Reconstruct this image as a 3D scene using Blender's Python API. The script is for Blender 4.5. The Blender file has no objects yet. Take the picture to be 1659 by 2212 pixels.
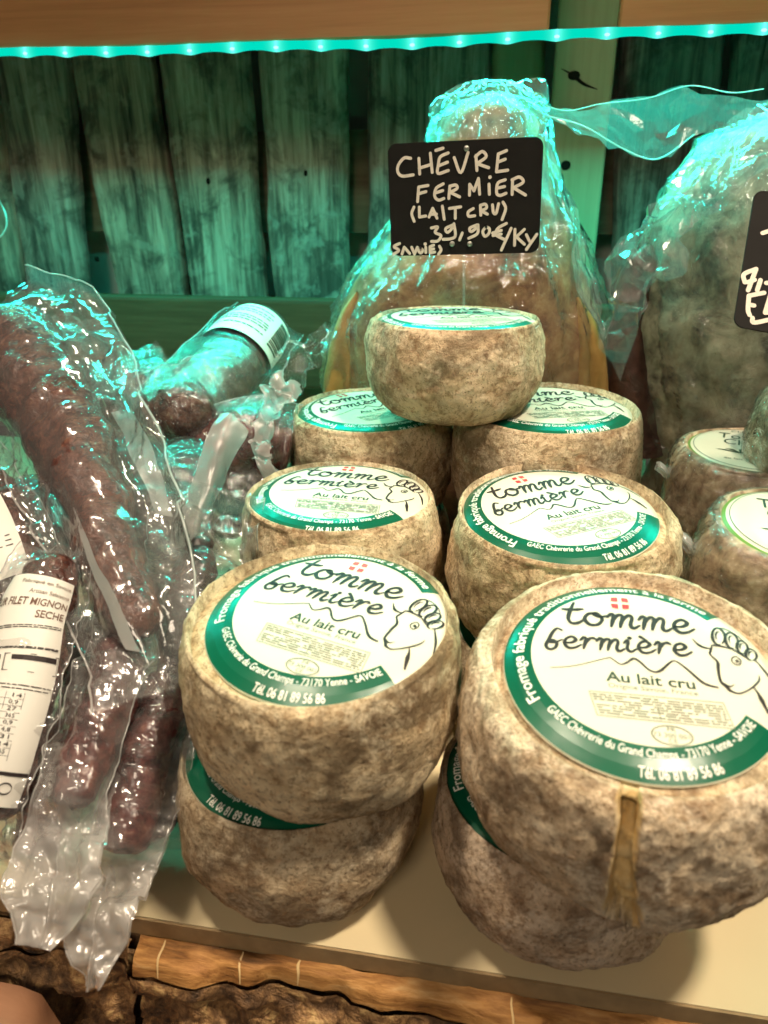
import bpy, math, random
import numpy as np
from mathutils import Vector, Matrix

random.seed(7)
rng = np.random.default_rng(11)
R_ = math.radians
SC = bpy.context.scene
COL = SC.collection

# ------------------------------------------------------------------ camera
CAM_PITCH, CAM_YAW, CAM_ROLL, CAM_H = 25.0, 10.0, -0.5, 0.37
_p, _y, _r = R_(CAM_PITCH), R_(CAM_YAW), R_(CAM_ROLL)
FW = np.array([-math.sin(_y) * math.cos(_p), math.cos(_y) * math.cos(_p), -math.sin(_p)])
_rt = np.array([math.cos(_y), math.sin(_y), 0.0])
_up = np.cross(_rt, FW)
RT = _rt * math.cos(_r) + _up * math.sin(_r)
UP = np.cross(RT, FW)
CO = np.array([0.0, 0.0, CAM_H])
FPX, CX, CY = 1628.0, 829.5, 1106.0          # pinhole in units of a 1659 x 2212 picture

cam_d = bpy.data.cameras.new('camera')
cam = bpy.data.objects.new('camera', cam_d)
COL.objects.link(cam)
cam.matrix_world = Matrix(((RT[0], UP[0], -FW[0], CO[0]), (RT[1], UP[1], -FW[1], CO[1]),
                           (RT[2], UP[2], -FW[2], CO[2]), (0, 0, 0, 1)))
cam_d.sensor_fit = 'HORIZONTAL'
cam_d.sensor_width = 36.0
cam_d.lens = 36.0 * FPX / 1659.0
cam_d.clip_start = 0.02
cam_d.clip_end = 50
cam_d.dof.use_dof = True
cam_d.dof.focus_distance = 0.50
cam_d.dof.aperture_fstop = 12.0
SC.camera = cam

# ------------------------------------------------------------------ world, lamps, exposure
world = bpy.data.worlds.new('World')
SC.world = world
world.use_nodes = True
bg = world.node_tree.nodes['Background']
bg.inputs['Color'].default_value = (1.0, 0.86, 0.70, 1)
bg.inputs['Strength'].default_value = 0.07


def area_lamp(name, loc, target, size, power, color, spread=180):
    d = bpy.data.lights.new(name, 'AREA')
    d.shape = 'DISK'
    d.size = size
    d.energy = power
    d.color = color
    d.spread = R_(spread)
    o = bpy.data.objects.new(name, d)
    COL.objects.link(o)
    o.location = loc
    o.rotation_euler = (Vector(target) - Vector(loc)).to_track_quat('-Z', 'Y').to_euler()
    return o


WARM = (1.0, 0.83, 0.62)
area_lamp('ceiling_spot', (0.55, 0.12, 1.75), (0.0, 0.36, 0.1), 0.17, 2.35, WARM, 44)
area_lamp('ceiling_spot', (-0.45, 0.30, 1.75), (-0.05, 0.36, 0.1), 0.17, 1.25, WARM, 44)
area_lamp('front_fill', (-0.35, -1.4, 1.45), (0, 0.5, 0.25), 0.6, 11, (1.0, 0.82, 0.62))  # soft fill lamp added for the general frontal shop light
SC.view_settings.view_transform = 'Standard'
SC.view_settings.look = 'None'
SC.view_settings.exposure = 0.0
SC.view_settings.gamma = 1.0
SC.cycles.transparent_max_bounces = 18
SC.cycles.max_bounces = 6
SC.cycles.diffuse_bounces = 3
SC.cycles.glossy_bounces = 3
SC.cycles.transmission_bounces = 3
SC.cycles.use_adaptive_sampling = True
SC.cycles.adaptive_threshold = 0.05
SC.cycles.caustics_reflective = False
SC.cycles.caustics_refractive = False
SC.cycles.sample_clamp_indirect = 4.0
SC.cycles.use_denoising = True


# ------------------------------------------------------------------ placement helpers
def ray(px, py):
    return FW + RT * (px - CX) / FPX - UP * (py - CY) / FPX


def on_z(px, py, z):
    r = ray(px, py)
    return CO + r * (z - CO[2]) / r[2]


def on_y(px, py, y):
    r = ray(px, py)
    return CO + r * (y - CO[1]) / r[1]


def at_d(px, py, d):
    return CO + ray(px, py) * d


# ------------------------------------------------------------------ numpy noise
_perm = np.random.default_rng(3).permutation(512)
_perm = np.concatenate([_perm, _perm, _perm, _perm])
_val = np.random.default_rng(5).uniform(-1, 1, 2048)


def vnoise(P):
    P = np.asarray(P, float)
    I = np.floor(P).astype(int)
    F = P - I
    F = F * F * F * (F * (F * 6 - 15) + 10)
    I = I & 511

    def h(i, j, k):
        return _val[_perm[_perm[_perm[i & 511] + (j & 511)] + (k & 511)]]
    x, y, z = I[..., 0], I[..., 1], I[..., 2]
    u, v, w = F[..., 0], F[..., 1], F[..., 2]
    a = h(x, y, z) * (1 - u) + h(x + 1, y, z) * u
    b = h(x, y + 1, z) * (1 - u) + h(x + 1, y + 1, z) * u
    c = h(x, y, z + 1) * (1 - u) + h(x + 1, y, z + 1) * u
    d = h(x, y + 1, z + 1) * (1 - u) + h(x + 1, y + 1, z + 1) * u
    return (a * (1 - v) + b * v) * (1 - w) + (c * (1 - v) + d * v) * w


def fbm(P, octv=4, gain=0.5):
    P = np.asarray(P, float)
    s, a, f = 0.0, 1.0, 1.0
    for k in range(octv):
        s = s + a * vnoise(P * f + 17.3 * k)
        a *= gain
        f *= 2.03
    return s


# ------------------------------------------------------------------ mesh helpers
def mesh_obj(name, verts, faces, mat, parent=None, smooth=True):
    me = bpy.data.meshes.new(name)
    me.from_pydata([tuple(v) for v in verts], [], [tuple(f) for f in faces])
    me.polygons.foreach_set('use_smooth', [smooth] * len(me.polygons))
    if mat is not None:
        me.materials.append(mat)
    me.update()
    return link(name, me, parent)


def link(name, me, parent=None):
    o = bpy.data.objects.new(name, me)
    COL.objects.link(o)
    if parent is not None:
        o.parent = parent
    return o


def empty(name, loc=(0, 0, 0), rot=(0, 0, 0)):
    o = bpy.data.objects.new(name, None)
    o.empty_display_size = 0.02
    COL.objects.link(o)
    o.location = loc
    o.rotation_euler = rot
    return o


def tag(o, label=None, cat=None, group=None, kind=None):
    if label:
        o['label'] = label
    if cat:
        o['category'] = cat
    if group:
        o['group'] = group
    if kind:
        o['kind'] = kind
    return o


def grid_faces(n, m, close_v=False, off=0):
    """n rows, m columns"""
    f = []
    mm = m if close_v else m - 1
    for i in range(n - 1):
        for j in range(mm):
            a = off + i * m + j
            b = off + i * m + (j + 1) % m
            f.append((a, b, b + m, a + m))
    return f


def box_vf(x0, x1, y0, y1, z0, z1, bev=0.0):
    v, f = [], []
    if bev <= 0:
        v = [(x0, y0, z0), (x1, y0, z0), (x1, y1, z0), (x0, y1, z0), (x0, y0, z1), (x1, y0, z1), (x1, y1, z1), (x0, y1, z1)]
        f = [(0, 3, 2, 1), (4, 5, 6, 7), (0, 1, 5, 4), (1, 2, 6, 5), (2, 3, 7, 6), (3, 0, 4, 7)]
    return v, f


def catmull(pts, n=8, closed=False):
    P = np.asarray(pts, float)
    if len(P) < 3 and not closed:
        t = np.linspace(0, 1, n + 1)[:, None]
        return P[0] * (1 - t) + P[-1] * t
    out = []
    N = len(P)
    segs = N if closed else N - 1
    for i in range(segs):
        if closed:
            p0, p1, p2, p3 = P[(i - 1) % N], P[i], P[(i + 1) % N], P[(i + 2) % N]
        else:
            p1, p2 = P[i], P[i + 1]
            p0 = P[i - 1] if i > 0 else 2 * p1 - p2
            p3 = P[i + 2] if i + 2 < N else 2 * p2 - p1
        for k in range(n):
            t = k / n
            out.append(0.5 * ((2 * p1) + (-p0 + p2) * t + (2 * p0 - 5 * p1 + 4 * p2 - p3) * t * t + (-p0 + 3 * p1 - 3 * p2 + p3) * t ** 3))
    out.append(P[0] if closed else P[-1])
    return np.array(out)


def interp(xs, ys, t):
    return np.interp(t, xs, ys)


class Flat:
    """collects flat 2D shapes (print) as triangles and quads, later mapped on to a surface"""

    def __init__(self):
        self.v, self.f, self.e, self.k = [], [], [], 0

    def add(self, v, f):
        o = len(self.v)
        self.k += 1
        self.e += [(self.k % 9) * 1.6e-5] * len(v)
        self.v += [tuple(q) for q in v]
        self.f += [tuple(i + o for i in q) for q in f]

    def stroke(self, pts, w, n=6, smooth=True, taper=0.0, closed=False):
        P = catmull(pts, n, closed) if (smooth and len(pts) > 2) else np.asarray(pts, float)
        if not smooth or len(pts) == 2:
            Q = [P[0]]
            for a, b in zip(P[:-1], P[1:]):
                k = max(1, n // 2)
                for i in range(1, k + 1):
                    Q.append(a + (b - a) * i / k)
            P = np.array(Q)
        T = np.gradient(P, axis=0)
        T /= np.maximum(np.linalg.norm(T, axis=1), 1e-9)[:, None]
        Nn = np.stack([-T[:, 1], T[:, 0]], 1)
        m = len(P)
        u = np.linspace(0, 1, m)
        ww = (w if np.isscalar(w) else np.interp(u, np.linspace(0, 1, len(w)), w)) * np.ones(m)
        if taper:
            ww = ww * (1 - taper * np.abs(2 * u - 1) ** 3)
        L = P + Nn * ww[:, None] / 2
        Rr = P - Nn * ww[:, None] / 2
        v = np.concatenate([L, Rr])
        f = [(i, m + i, m + i + 1, i + 1) for i in range(m - 1)]
        # round caps
        o = len(v)
        cap = []
        for (c, t, r) in ((P[0], -T[0], ww[0] / 2), (P[-1], T[-1], ww[-1] / 2)):
            nn = np.array([-t[1], t[0]])
            base = len(cap)
            for k in range(6):
                a = math.pi * (k / 5 - 0.5)
                cap.append(c + r * (t * math.cos(a) + nn * math.sin(a)))
            f.append(tuple(o + base + k for k in range(6)))
        self.add(list(v) + cap, f)

    def dot(self, c, r, ry=None):
        ry = ry or r
        v = [(c[0] + r * math.cos(t), c[1] + ry * math.sin(t)) for t in np.linspace(0, 2 * math.pi, 17)[:-1]]
        self.add(v, [tuple(range(16))])

    def rect(self, x0, y0, x1, y1, n=1):
        v, f = [], []
        for i in range(n + 1):
            x = x0 + (x1 - x0) * i / n
            v += [(x, y0), (x, y1)]
        for i in range(n):
            f.append((2 * i, 2 * i + 2, 2 * i + 3, 2 * i + 1))
        self.add(v, f)

    def text(self, s, size, pos=(0, 0), align='LEFT', warp=None, bold=0.0, spacing=1.0, rot=0.0, width=None):
        cu = bpy.data.curves.new('t', 'FONT')
        cu.body = s
        cu.size = 1.0
        cu.align_x = align
        cu.offset = bold
        cu.space_character = spacing
        cu.resolution_u = 3
        o = bpy.data.objects.new('t', cu)
        COL.objects.link(o)
        bpy.context.view_layer.update()
        me = bpy.data.meshes.new_from_object(o.evaluated_get(bpy.context.evaluated_depsgraph_get()))
        V = np.array([v.co[:2] for v in me.vertices]) if len(me.vertices) else np.zeros((0, 2))
        F = [tuple(p.vertices) for p in me.polygons]
        bpy.data.objects.remove(o)
        bpy.data.curves.remove(cu)
        bpy.data.meshes.remove(me)
        if not len(V):
            return
        V = V * size
        if width:
            ext = V[:, 0].max() - V[:, 0].min()
            V[:, 0] *= width / ext
        if warp:
            V = warp(V)
        else:
            c, s_ = math.cos(rot), math.sin(rot)
            V = np.stack([V[:, 0] * c - V[:, 1] * s_ + pos[0], V[:, 0] * s_ + V[:, 1] * c + pos[1]], 1)
        self.add(V, F)

    def mesh(self, name, mat, mapper):
        me = bpy.data.meshes.new(name)
        V = mapper(np.array(self.v), np.array(self.e))
        me.from_pydata([tuple(q) for q in V], [], self.f)
        me.materials.append(mat)
        me.update()
        return me


# ------------------------------------------------------------------ materials
def new_mat(name):
    m = bpy.data.materials.new(name)
    m.use_nodes = True
    nt = m.node_tree
    return m, nt, nt.nodes, nt.links, nt.nodes['Principled BSDF']


def nd(nt, kind, **kw):
    n = nt.nodes.new(kind)
    for k, v in kw.items():
        if k in n.inputs:
            n.inputs[k].default_value = v
        else:
            setattr(n, k, v)
    return n


def ramp(nt, fac, stops):
    r = nt.nodes.new('ShaderNodeValToRGB')
    els = r.color_ramp.elements
    while len(els) < len(stops):
        els.new(0.5)
    for e, (p, c) in zip(els, stops):
        e.position = p
        e.color = c if len(c) == 4 else (*c, 1)
    nt.links.new(fac, r.inputs['Fac'])
    return r.outputs['Color']


def mixc(nt, fac, a, b, mode='MIX'):
    m = nt.nodes.new('ShaderNodeMix')
    m.data_type = 'RGBA'
    m.blend_type = mode
    for s, val in ((m.inputs[0], fac), (m.inputs[6], a), (m.inputs[7], b)):
        if hasattr(val, 'links'):
            nt.links.new(val, s)
        elif isinstance(val, (int, float)):
            s.default_value = val
        else:
            s.default_value = val if len(val) == 4 else (*val, 1)
    return m.outputs[2]


def math_n(nt, op, a, b=0.0, clamp=False):
    m = nt.nodes.new('ShaderNodeMath')
    m.operation = op
    m.use_clamp = clamp
    for s, val in ((m.inputs[0], a), (m.inputs[1], b)):
        if hasattr(val, 'links'):
            nt.links.new(val, s)
        else:
            s.default_value = val
    return m.outputs[0]


def obj_coords(nt, scale=(1, 1, 1), rand=9.0):
    tc = nt.nodes.new('ShaderNodeTexCoord')
    oi = nt.nodes.new('ShaderNodeObjectInfo')
    mp = nt.nodes.new('ShaderNodeMapping')
    mp.inputs['Scale'].default_value = scale
    nt.links.new(tc.outputs['Object'], mp.inputs['Vector'])
    mul = math_n(nt, 'MULTIPLY', oi.outputs['Random'], rand)
    cmb = nt.nodes.new('ShaderNodeCombineXYZ')
    for i in range(3):
        nt.links.new(mul, cmb.inputs[i])
    nt.links.new(cmb.outputs[0], mp.inputs['Location'])
    return mp.outputs['Vector'], oi


def noise(nt, vec, scale, detail=4, rough=0.55, dist=0.0):
    n = nt.nodes.new('ShaderNodeTexNoise')
    n.inputs['Scale'].default_value = scale
    n.inputs['Detail'].default_value = detail
    n.inputs['Roughness'].default_value = rough
    n.inputs['Distortion'].default_value = dist
    nt.links.new(vec, n.inputs['Vector'])
    return n.outputs['Fac']


def bump(nt, h, strength, dist, prev=None):
    b = nt.nodes.new('ShaderNodeBump')
    b.inputs['Strength'].default_value = strength
    b.inputs['Distance'].default_value = dist
    nt.links.new(h, b.inputs['Height'])
    if prev is not None:
        nt.links.new(prev, b.inputs['Normal'])
    return b.outputs['Normal']


def simple(name, color, rough=0.6, spec=0.5, nscale=None, namp=0.15, metallic=0.0, bscale=None, bdist=0.0005):
    m, nt, ns, lk, p = new_mat(name)
    p.inputs['Roughness'].default_value = rough
    p.inputs['Specular IOR Level'].default_value = spec
    p.inputs['Metallic'].default_value = metallic
    vec, oi = obj_coords(nt)
    f = noise(nt, vec, nscale or 60, 4)
    c = ramp(nt, f, [(0.25, tuple(x * (1 - namp) for x in color)), (0.75, tuple(min(1, x * (1 + namp)) for x in color))])
    lk.new(c, p.inputs['Base Color'])
    if bscale:
        lk.new(bump(nt, noise(nt, vec, bscale, 3), 0.6, bdist), p.inputs['Normal'])
    return m


def mat_rind():
    m, nt, ns, lk, p = new_mat('cheese_rind')
    vec, oi = obj_coords(nt, rand=5.0)
    n1 = noise(nt, vec, 22, 5, 0.6, 0.3)
    n2 = noise(nt, vec, 85, 6, 0.68, 0.4)
    n3 = noise(nt, vec, 290, 5, 0.72)
    mixf = math_n(nt, 'ADD', math_n(nt, 'MULTIPLY', n1, 0.56), math_n(nt, 'MULTIPLY', n2, 0.44))
    c = ramp(nt, mixf, [(0.34, (0.15, 0.108, 0.070)), (0.43, (0.34, 0.255, 0.172)), (0.49, (0.54, 0.435, 0.31)), (0.58, (0.74, 0.645, 0.50))])
    fl = ramp(nt, n3, [(0.53, (0, 0, 0)), (0.60, (1, 1, 1))])
    c = mixc(nt, math_n(nt, 'MULTIPLY', fl, 0.60), c, (0.22, 0.130, 0.065))
    lt = ramp(nt, n3, [(0.36, (1, 1, 1)), (0.44, (0, 0, 0))])
    c = mixc(nt, math_n(nt, 'MULTIPLY', lt, 0.45), c, (0.74, 0.63, 0.46))
    g = ramp(nt, noise(nt, vec, 24, 5, 0.62, 0.8), [(0.50, (0, 0, 0)), (0.64, (1, 1, 1))])
    c = mixc(nt, math_n(nt, 'MULTIPLY', g, 0.80), c, (0.17, 0.128, 0.085))
    g2 = ramp(nt, noise(nt, vec, 48, 4, 0.6, 1.5), [(0.58, (0, 0, 0)), (0.66, (1, 1, 1))])
    c = mixc(nt, math_n(nt, 'MULTIPLY', g2, 0.5), c, (0.12, 0.07, 0.04))
    pw = ramp(nt, noise(nt, vec, 40, 6, 0.72, 0.5), [(0.48, (0, 0, 0)), (0.60, (1, 1, 1))])
    pw = math_n(nt, 'MULTIPLY', pw, ramp(nt, n3, [(0.40, (1, 1, 1)), (0.56, (0.25, 0.25, 0.25))]))
    c = mixc(nt, math_n(nt, 'MULTIPLY', pw, 0.75), c, (0.72, 0.66, 0.55))
    pit = ramp(nt, noise(nt, vec, 560, 3, 0.6), [(0.62, (0, 0, 0)), (0.68, (1, 1, 1))])
    c = mixc(nt, math_n(nt, 'MULTIPLY', pit, 0.7), c, (0.10, 0.06, 0.03))
    c = mixc(nt, 1.0, c, oi.outputs['Color'], 'MULTIPLY')
    at = nt.nodes.new('ShaderNodeAttribute')
    at.attribute_name = 'crack'
    paste = ramp(nt, n2, [(0.3, (0.80, 0.55, 0.21)), (0.7, (0.96, 0.78, 0.45))])
    c = mixc(nt, at.outputs['Fac'], c, paste)
    lk.new(c, p.inputs['Base Color'])
    p.inputs['Roughness'].default_value = 0.82
    p.inputs['Specular IOR Level'].default_value = 0.3
    b = bump(nt, n2, 0.85, 0.0036)
    b = bump(nt, n3, 0.95, 0.0017, b)
    lk.new(b, p.inputs['Normal'])
    return m


def mat_wood(name, stops, scale=(30, 30, 2.2), patch=None, rough=0.75, bdist=0.0012, spec=0.3, fine=1.0):
    m, nt, ns, lk, p = new_mat(name)
    vec, oi = obj_coords(nt, scale, rand=40.0)
    f1 = noise(nt, vec, 1.0, 6, 0.62, 1.2)
    f2 = noise(nt, vec, 4.2 * fine, 5, 0.65, 0.4)
    fac = math_n(nt, 'ADD', math_n(nt, 'MULTIPLY', f1, 0.55), math_n(nt, 'MULTIPLY', f2, 0.45))
    c = ramp(nt, fac, stops)
    if patch:
        tc = nt.nodes.new('ShaderNodeTexCoord')
        add = nt.nodes.new('ShaderNodeVectorMath')
        add.operation = 'ADD'
        lk.new(tc.outputs['Object'], add.inputs[0])
        cm = nt.nodes.new('ShaderNodeCombineXYZ')
        lk.new(math_n(nt, 'MULTIPLY', oi.outputs['Random'], 13.0), cm.inputs[0])
        lk.new(cm.outputs[0], add.inputs[1])
        g = noise(nt, add.outputs[0], 16, 5, 0.65, 0.6)
        pf = ramp(nt, g, [(0.48, (0, 0, 0)), (0.62, (1, 1, 1))])
        c = mixc(nt, math_n(nt, 'MULTIPLY', pf, 0.8), c, patch)
        g2 = noise(nt, add.outputs[0], 34, 4, 0.6, 0.4)
        pf2 = ramp(nt, g2, [(0.56, (0, 0, 0)), (0.64, (1, 1, 1))])
        c = mixc(nt, math_n(nt, 'MULTIPLY', pf2, 0.42), c, (0.40, 0.39, 0.34))
    c = mixc(nt, 1.0, c, oi.outputs['Color'], 'MULTIPLY')
    lk.new(c, p.inputs['Base Color'])
    p.inputs['Roughness'].default_value = rough
    p.inputs['Specular IOR Level'].default_value = spec
    lk.new(bump(nt, fac, 0.8, bdist), p.inputs['Normal'])
    return m


def mat_film(name, milky=0.08, rough=0.10, wscale=55, wdist=0.004, gloss=1.0, tint=(0.98, 0.98, 0.98), hue=(0.85, 0.83, 0.80)):
    m, nt, ns, lk, p = new_mat(name)
    ns.remove(p)
    out = ns['Material Output']
    vec, oi = obj_coords(nt)
    n1 = noise(nt, vec, wscale, 3, 0.5, 0.8)
    n2 = noise(nt, vec, wscale * 3.7, 3, 0.5, 0.6)
    b = bump(nt, n1, 0.9, wdist)
    b = bump(nt, n2, 0.7, wdist * 0.25, b)
    tr = nd(nt, 'ShaderNodeBsdfTransparent', Color=(*tint, 1))
    df = nd(nt, 'ShaderNodeBsdfDiffuse', Color=(*hue, 1))
    tl = nd(nt, 'ShaderNodeBsdfTranslucent', Color=(*hue, 1))
    mk = nd(nt, 'ShaderNodeMixShader', Fac=0.45)
    lk.new(df.outputs[0], mk.inputs[1])
    lk.new(tl.outputs[0], mk.inputs[2])
    base = nd(nt, 'ShaderNodeMixShader')
    at = nt.nodes.new('ShaderNodeAttribute')
    at.attribute_name = 'milk'
    lk.new(math_n(nt, 'ADD', at.outputs['Fac'], milky, True), base.inputs[0])
    lk.new(tr.outputs[0], base.inputs[1])
    lk.new(mk.outputs[0], base.inputs[2])
    gl = nd(nt, 'ShaderNodeBsdfGlossy', Roughness=rough, Color=(1, 1, 1, 1))
    lk.new(b, gl.inputs['Normal'])
    fr = nd(nt, 'ShaderNodeLayerWeight', Blend=0.5)
    lk.new(b, fr.inputs['Normal'])
    sch = math_n(nt, 'ADD', math_n(nt, 'MULTIPLY', math_n(nt, 'POWER', fr.outputs['Facing'], 4.0), 0.9), 0.045)
    fac = math_n(nt, 'MULTIPLY', sch, gloss, True)
    mx = nd(nt, 'ShaderNodeMixShader')
    lk.new(fac, mx.inputs[0])
    lk.new(base.outputs[0], mx.inputs[1])
    lk.new(gl.outputs[0], mx.inputs[2])
    lk.new(mx.outputs[0], out.inputs['Surface'])
    return m


def mat_meat(name, stops, rough=0.28, scale=70, bdist=0.002, coat=0.3):
    m, nt, ns, lk, p = new_mat(name)
    vec, oi = obj_coords(nt)
    n1 = noise(nt, vec, scale, 5, 0.62, 0.6)
    n2 = noise(nt, vec, scale * 3.3, 4, 0.6, 0.3)
    fac = math_n(nt, 'ADD', math_n(nt, 'MULTIPLY', n1, 0.65), math_n(nt, 'MULTIPLY', n2, 0.35))
    c = ramp(nt, fac, stops)
    lk.new(c, p.inputs['Base Color'])
    p.inputs['Roughness'].default_value = rough
    p.inputs['Coat Weight'].default_value = coat
    p.inputs['Coat Roughness'].default_value = 0.12
    b = bump(nt, n1, 0.7, bdist)
    b = bump(nt, n2, 0.45, bdist * 0.3, b)
    lk.new(b, p.inputs['Normal'])
    return m


def mat_emit(name, color, strength):
    m, nt, ns, lk, p = new_mat(name)
    ns.remove(p)
    e = nd(nt, 'ShaderNodeEmission', Color=(*color, 1), Strength=strength)
    lk.new(e.outputs[0], ns['Material Output'].inputs['Surface'])
    return m


M = {}
M['rind'] = mat_rind()
M['paper'] = simple('label_paper', (0.72, 0.69, 0.56), 0.35, 0.5, 30, 0.03, bscale=25, bdist=0.0012)
M['green'] = simple('label_green', (0.0, 0.100, 0.050), 0.28, 0.5, 30, 0.08, bscale=25, bdist=0.0012)
M['lime'] = simple('label_lime', (0.14, 0.30, 0.05), 0.35, 0.5, 30, 0.08)
M['ink'] = simple('label_ink', (0.030, 0.022, 0.022), 0.5, 0.3)
M['ink_green'] = simple('label_ink_green', (0.04, 0.07, 0.045), 0.5, 0.3)
M['ink_grey'] = simple('small_print_grey', (0.22, 0.23, 0.17), 0.5, 0.3)
M['ink_pale'] = simple('watermark_grey', (0.60, 0.59, 0.52), 0.5, 0.3)
M['ink_white'] = simple('label_white_print', (0.86, 0.87, 0.80), 0.4, 0.3)
M['red'] = simple('label_red', (0.62, 0.035, 0.045), 0.4, 0.4)
M['cream'] = simple('cream_laminate', (0.70, 0.585, 0.365), 0.42, 0.35, 7, 0.05, bscale=300, bdist=0.0001)
M['edge'] = simple('shaded_edge', (0.34, 0.24, 0.125), 0.6, 0.3, 90, 0.2)  # shade on the cream board's front edge, put into the colour
M['card'] = simple('blackboard_card', (0.011, 0.010, 0.009), 0.75, 0.18, 60, 0.2)
M['chalk'] = simple('chalk_marker', (0.80, 0.72, 0.62), 0.8, 0.2, 300, 0.12)
M['rivet'] = simple('rivet_metal', (0.45, 0.45, 0.40), 0.35, 0.5, 60, 0.2, 0.7)
M['clear'] = mat_film('clear_plastic', 0.06, 0.05, 20, 0.0005, 1.2)
M['film'] = mat_film('vacuum_film', 0.085, 0.13, 17, 0.0060, 1.7)
M['film_tight'] = mat_film('tight_film', 0.04, 0.10, 110, 0.0035, 1.6)
M['film_milky'] = mat_film('milky_film', 0.40, 0.25, 18, 0.003, 1.0)
M['film_fold'] = mat_film('folded_film', 0.16, 0.14, 22, 0.002, 2.0)
M['film_bag'] = mat_film('bag_film', 0.06, 0.11, 42, 0.008, 1.6)
M['film_wrap'] = mat_film('cling_film', 0.06, 0.12, 90, 0.006, 1.5)
M['plank'] = mat_wood('weathered_wood', [(0.36, (0.035, 0.029, 0.025)), (0.45, (0.18, 0.150, 0.122)), (0.53, (0.35, 0.30, 0.245)), (0.64, (0.56, 0.50, 0.42))],
                      (34, 34, 2.6), patch=(0.05, 0.045, 0.038), rough=0.85, bdist=0.0022)
M['post'] = mat_wood('planed_pine', [(0.3, (0.42, 0.33, 0.20)), (0.7, (0.60, 0.50, 0.33))], (26, 26, 1.6), rough=0.6, bdist=0.0004)
M['rail'] = mat_wood('ledge_pine', [(0.3, (0.06, 0.030, 0.015)), (0.5, (0.11, 0.060, 0.031)), (0.7, (0.17, 0.100, 0.056))], (2.0, 26, 26), rough=0.6, bdist=0.0005)
M['orange'] = mat_wood('varnished_fir', [(0.28, (0.40, 0.150, 0.055)), (0.5, (0.56, 0.235, 0.092)), (0.72, (0.66, 0.31, 0.135))], (1.3, 30, 34), rough=0.45, bdist=0.0003, spec=0.4)
M['pallet'] = mat_wood('back_board', [(0.3, (0.10, 0.075, 0.045)), (0.7, (0.24, 0.18, 0.11))], (2.2, 30, 30), rough=0.8)
M['plaster'] = simple('pale_wall', (0.60, 0.60, 0.55), 0.9, 0.2, 12, 0.12)
M['knot'] = simple('nail_hole', (0.012, 0.010, 0.008), 0.9, 0.1)
M['bark'] = mat_meat('bark', [(0.34, (0.040, 0.021, 0.010)), (0.47, (0.16, 0.085, 0.036)), (0.55, (0.34, 0.19, 0.078)), (0.64, (0.60, 0.40, 0.17))], 0.7, 62, 0.010, 0.0)
M['sapwood'] = mat_wood('sawn_sapwood', [(0.34, (0.10, 0.045, 0.015)), (0.45, (0.30, 0.135, 0.040)), (0.55, (0.50, 0.255, 0.080)), (0.68, (0.66, 0.43, 0.19))], (9, 60, 60), rough=0.6, bdist=0.003)
M['crackwood'] = simple('crack_pale_wood', (0.72, 0.52, 0.25), 0.7, 0.3)
M['led_glow'] = mat_emit('led_tape_glow', (0.0, 0.80, 0.56), 1.25)
M['led_core'] = mat_emit('led_diode', (0.40, 1.0, 0.90), 1.6)
M['meat'] = mat_meat('dried_meat', [(0.30, (0.022, 0.008, 0.006)), (0.45, (0.068, 0.022, 0.016)), (0.58, (0.135, 0.050, 0.033)), (0.72, (0.24, 0.125, 0.070))], 0.2, 105, 0.005, 0.6)
M['meat_red'] = mat_meat('red_sausage', [(0.34, (0.018, 0.005, 0.005)), (0.48, (0.060, 0.013, 0.012)), (0.58, (0.115, 0.028, 0.023)), (0.68, (0.26, 0.13, 0.095))], 0.22, 75, 0.0022)
M['meat_dark'] = mat_meat('dark_filler', [(0.30, (0.010, 0.007, 0.007)), (0.55, (0.035, 0.020, 0.018)), (0.75, (0.09, 0.05, 0.04))], 0.3, 60, 0.002)
M['salami_grey'] = mat_meat('grey_casing', [(0.30, (0.05, 0.045, 0.04)), (0.52, (0.14, 0.12, 0.105)), (0.72, (0.27, 0.23, 0.20))], 0.35, 80, 0.0015)
M['ham'] = mat_meat('cured_ham', [(0.34, (0.08, 0.033, 0.018)), (0.46, (0.27, 0.125, 0.055)), (0.55, (0.45, 0.255, 0.115)), (0.66, (0.60, 0.42, 0.22))], 0.4, 20, 0.003, 0.15)
M['fat'] = mat_meat('ham_fat', [(0.3, (0.42, 0.22, 0.055)), (0.7, (0.68, 0.43, 0.15))], 0.35, 24, 0.002, 0.3)
M['ham_green'] = mat_meat('mouldy_ham', [(0.36, (0.07, 0.064, 0.048)), (0.46, (0.26, 0.245, 0.175)), (0.54, (0.42, 0.40, 0.29)), (0.64, (0.58, 0.55, 0.41))], 0.7, 26, 0.004, 0.0)
M['ham_dark'] = mat_meat('ham_dark_flesh', [(0.3, (0.03, 0.012, 0.010)), (0.7, (0.13, 0.06, 0.045))], 0.35, 40, 0.003, 0.2)
M['cheese_wrapped'] = mat_meat('wrapped_rind', [(0.34, (0.09, 0.055, 0.032)), (0.46, (0.30, 0.20, 0.12)), (0.55, (0.52, 0.39, 0.25)), (0.66, (0.85, 0.74, 0.56))], 0.45, 45, 0.003, 0.25)
M['pack_label'] = simple('pack_label_paper', (0.78, 0.76, 0.69), 0.5, 0.4, 20, 0.04)
M['string'] = simple('nylon_string', (0.6, 0.6, 0.58), 0.4, 0.5)
M['floor'] = mat_wood('lower_board', [(0.3, (0.33, 0.15, 0.08)), (0.7, (0.52, 0.27, 0.15))], (3, 18, 18), rough=0.6)

# ------------------------------------------------------------------ the shelf and its front boards
v, f = box_vf(-0.95, 0.95, 0.2505, 0.96, -0.012, 0.0)
shelf = tag(mesh_obj('shelf', v, f, M['cream'], smooth=False), kind='structure')
v, f = box_vf(-0.95, 0.95, 0.2490, 0.2503, -0.0125, -0.0004)
mesh_obj('shaded_edge_strip', v, f, M['edge'], shelf, False)


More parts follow.
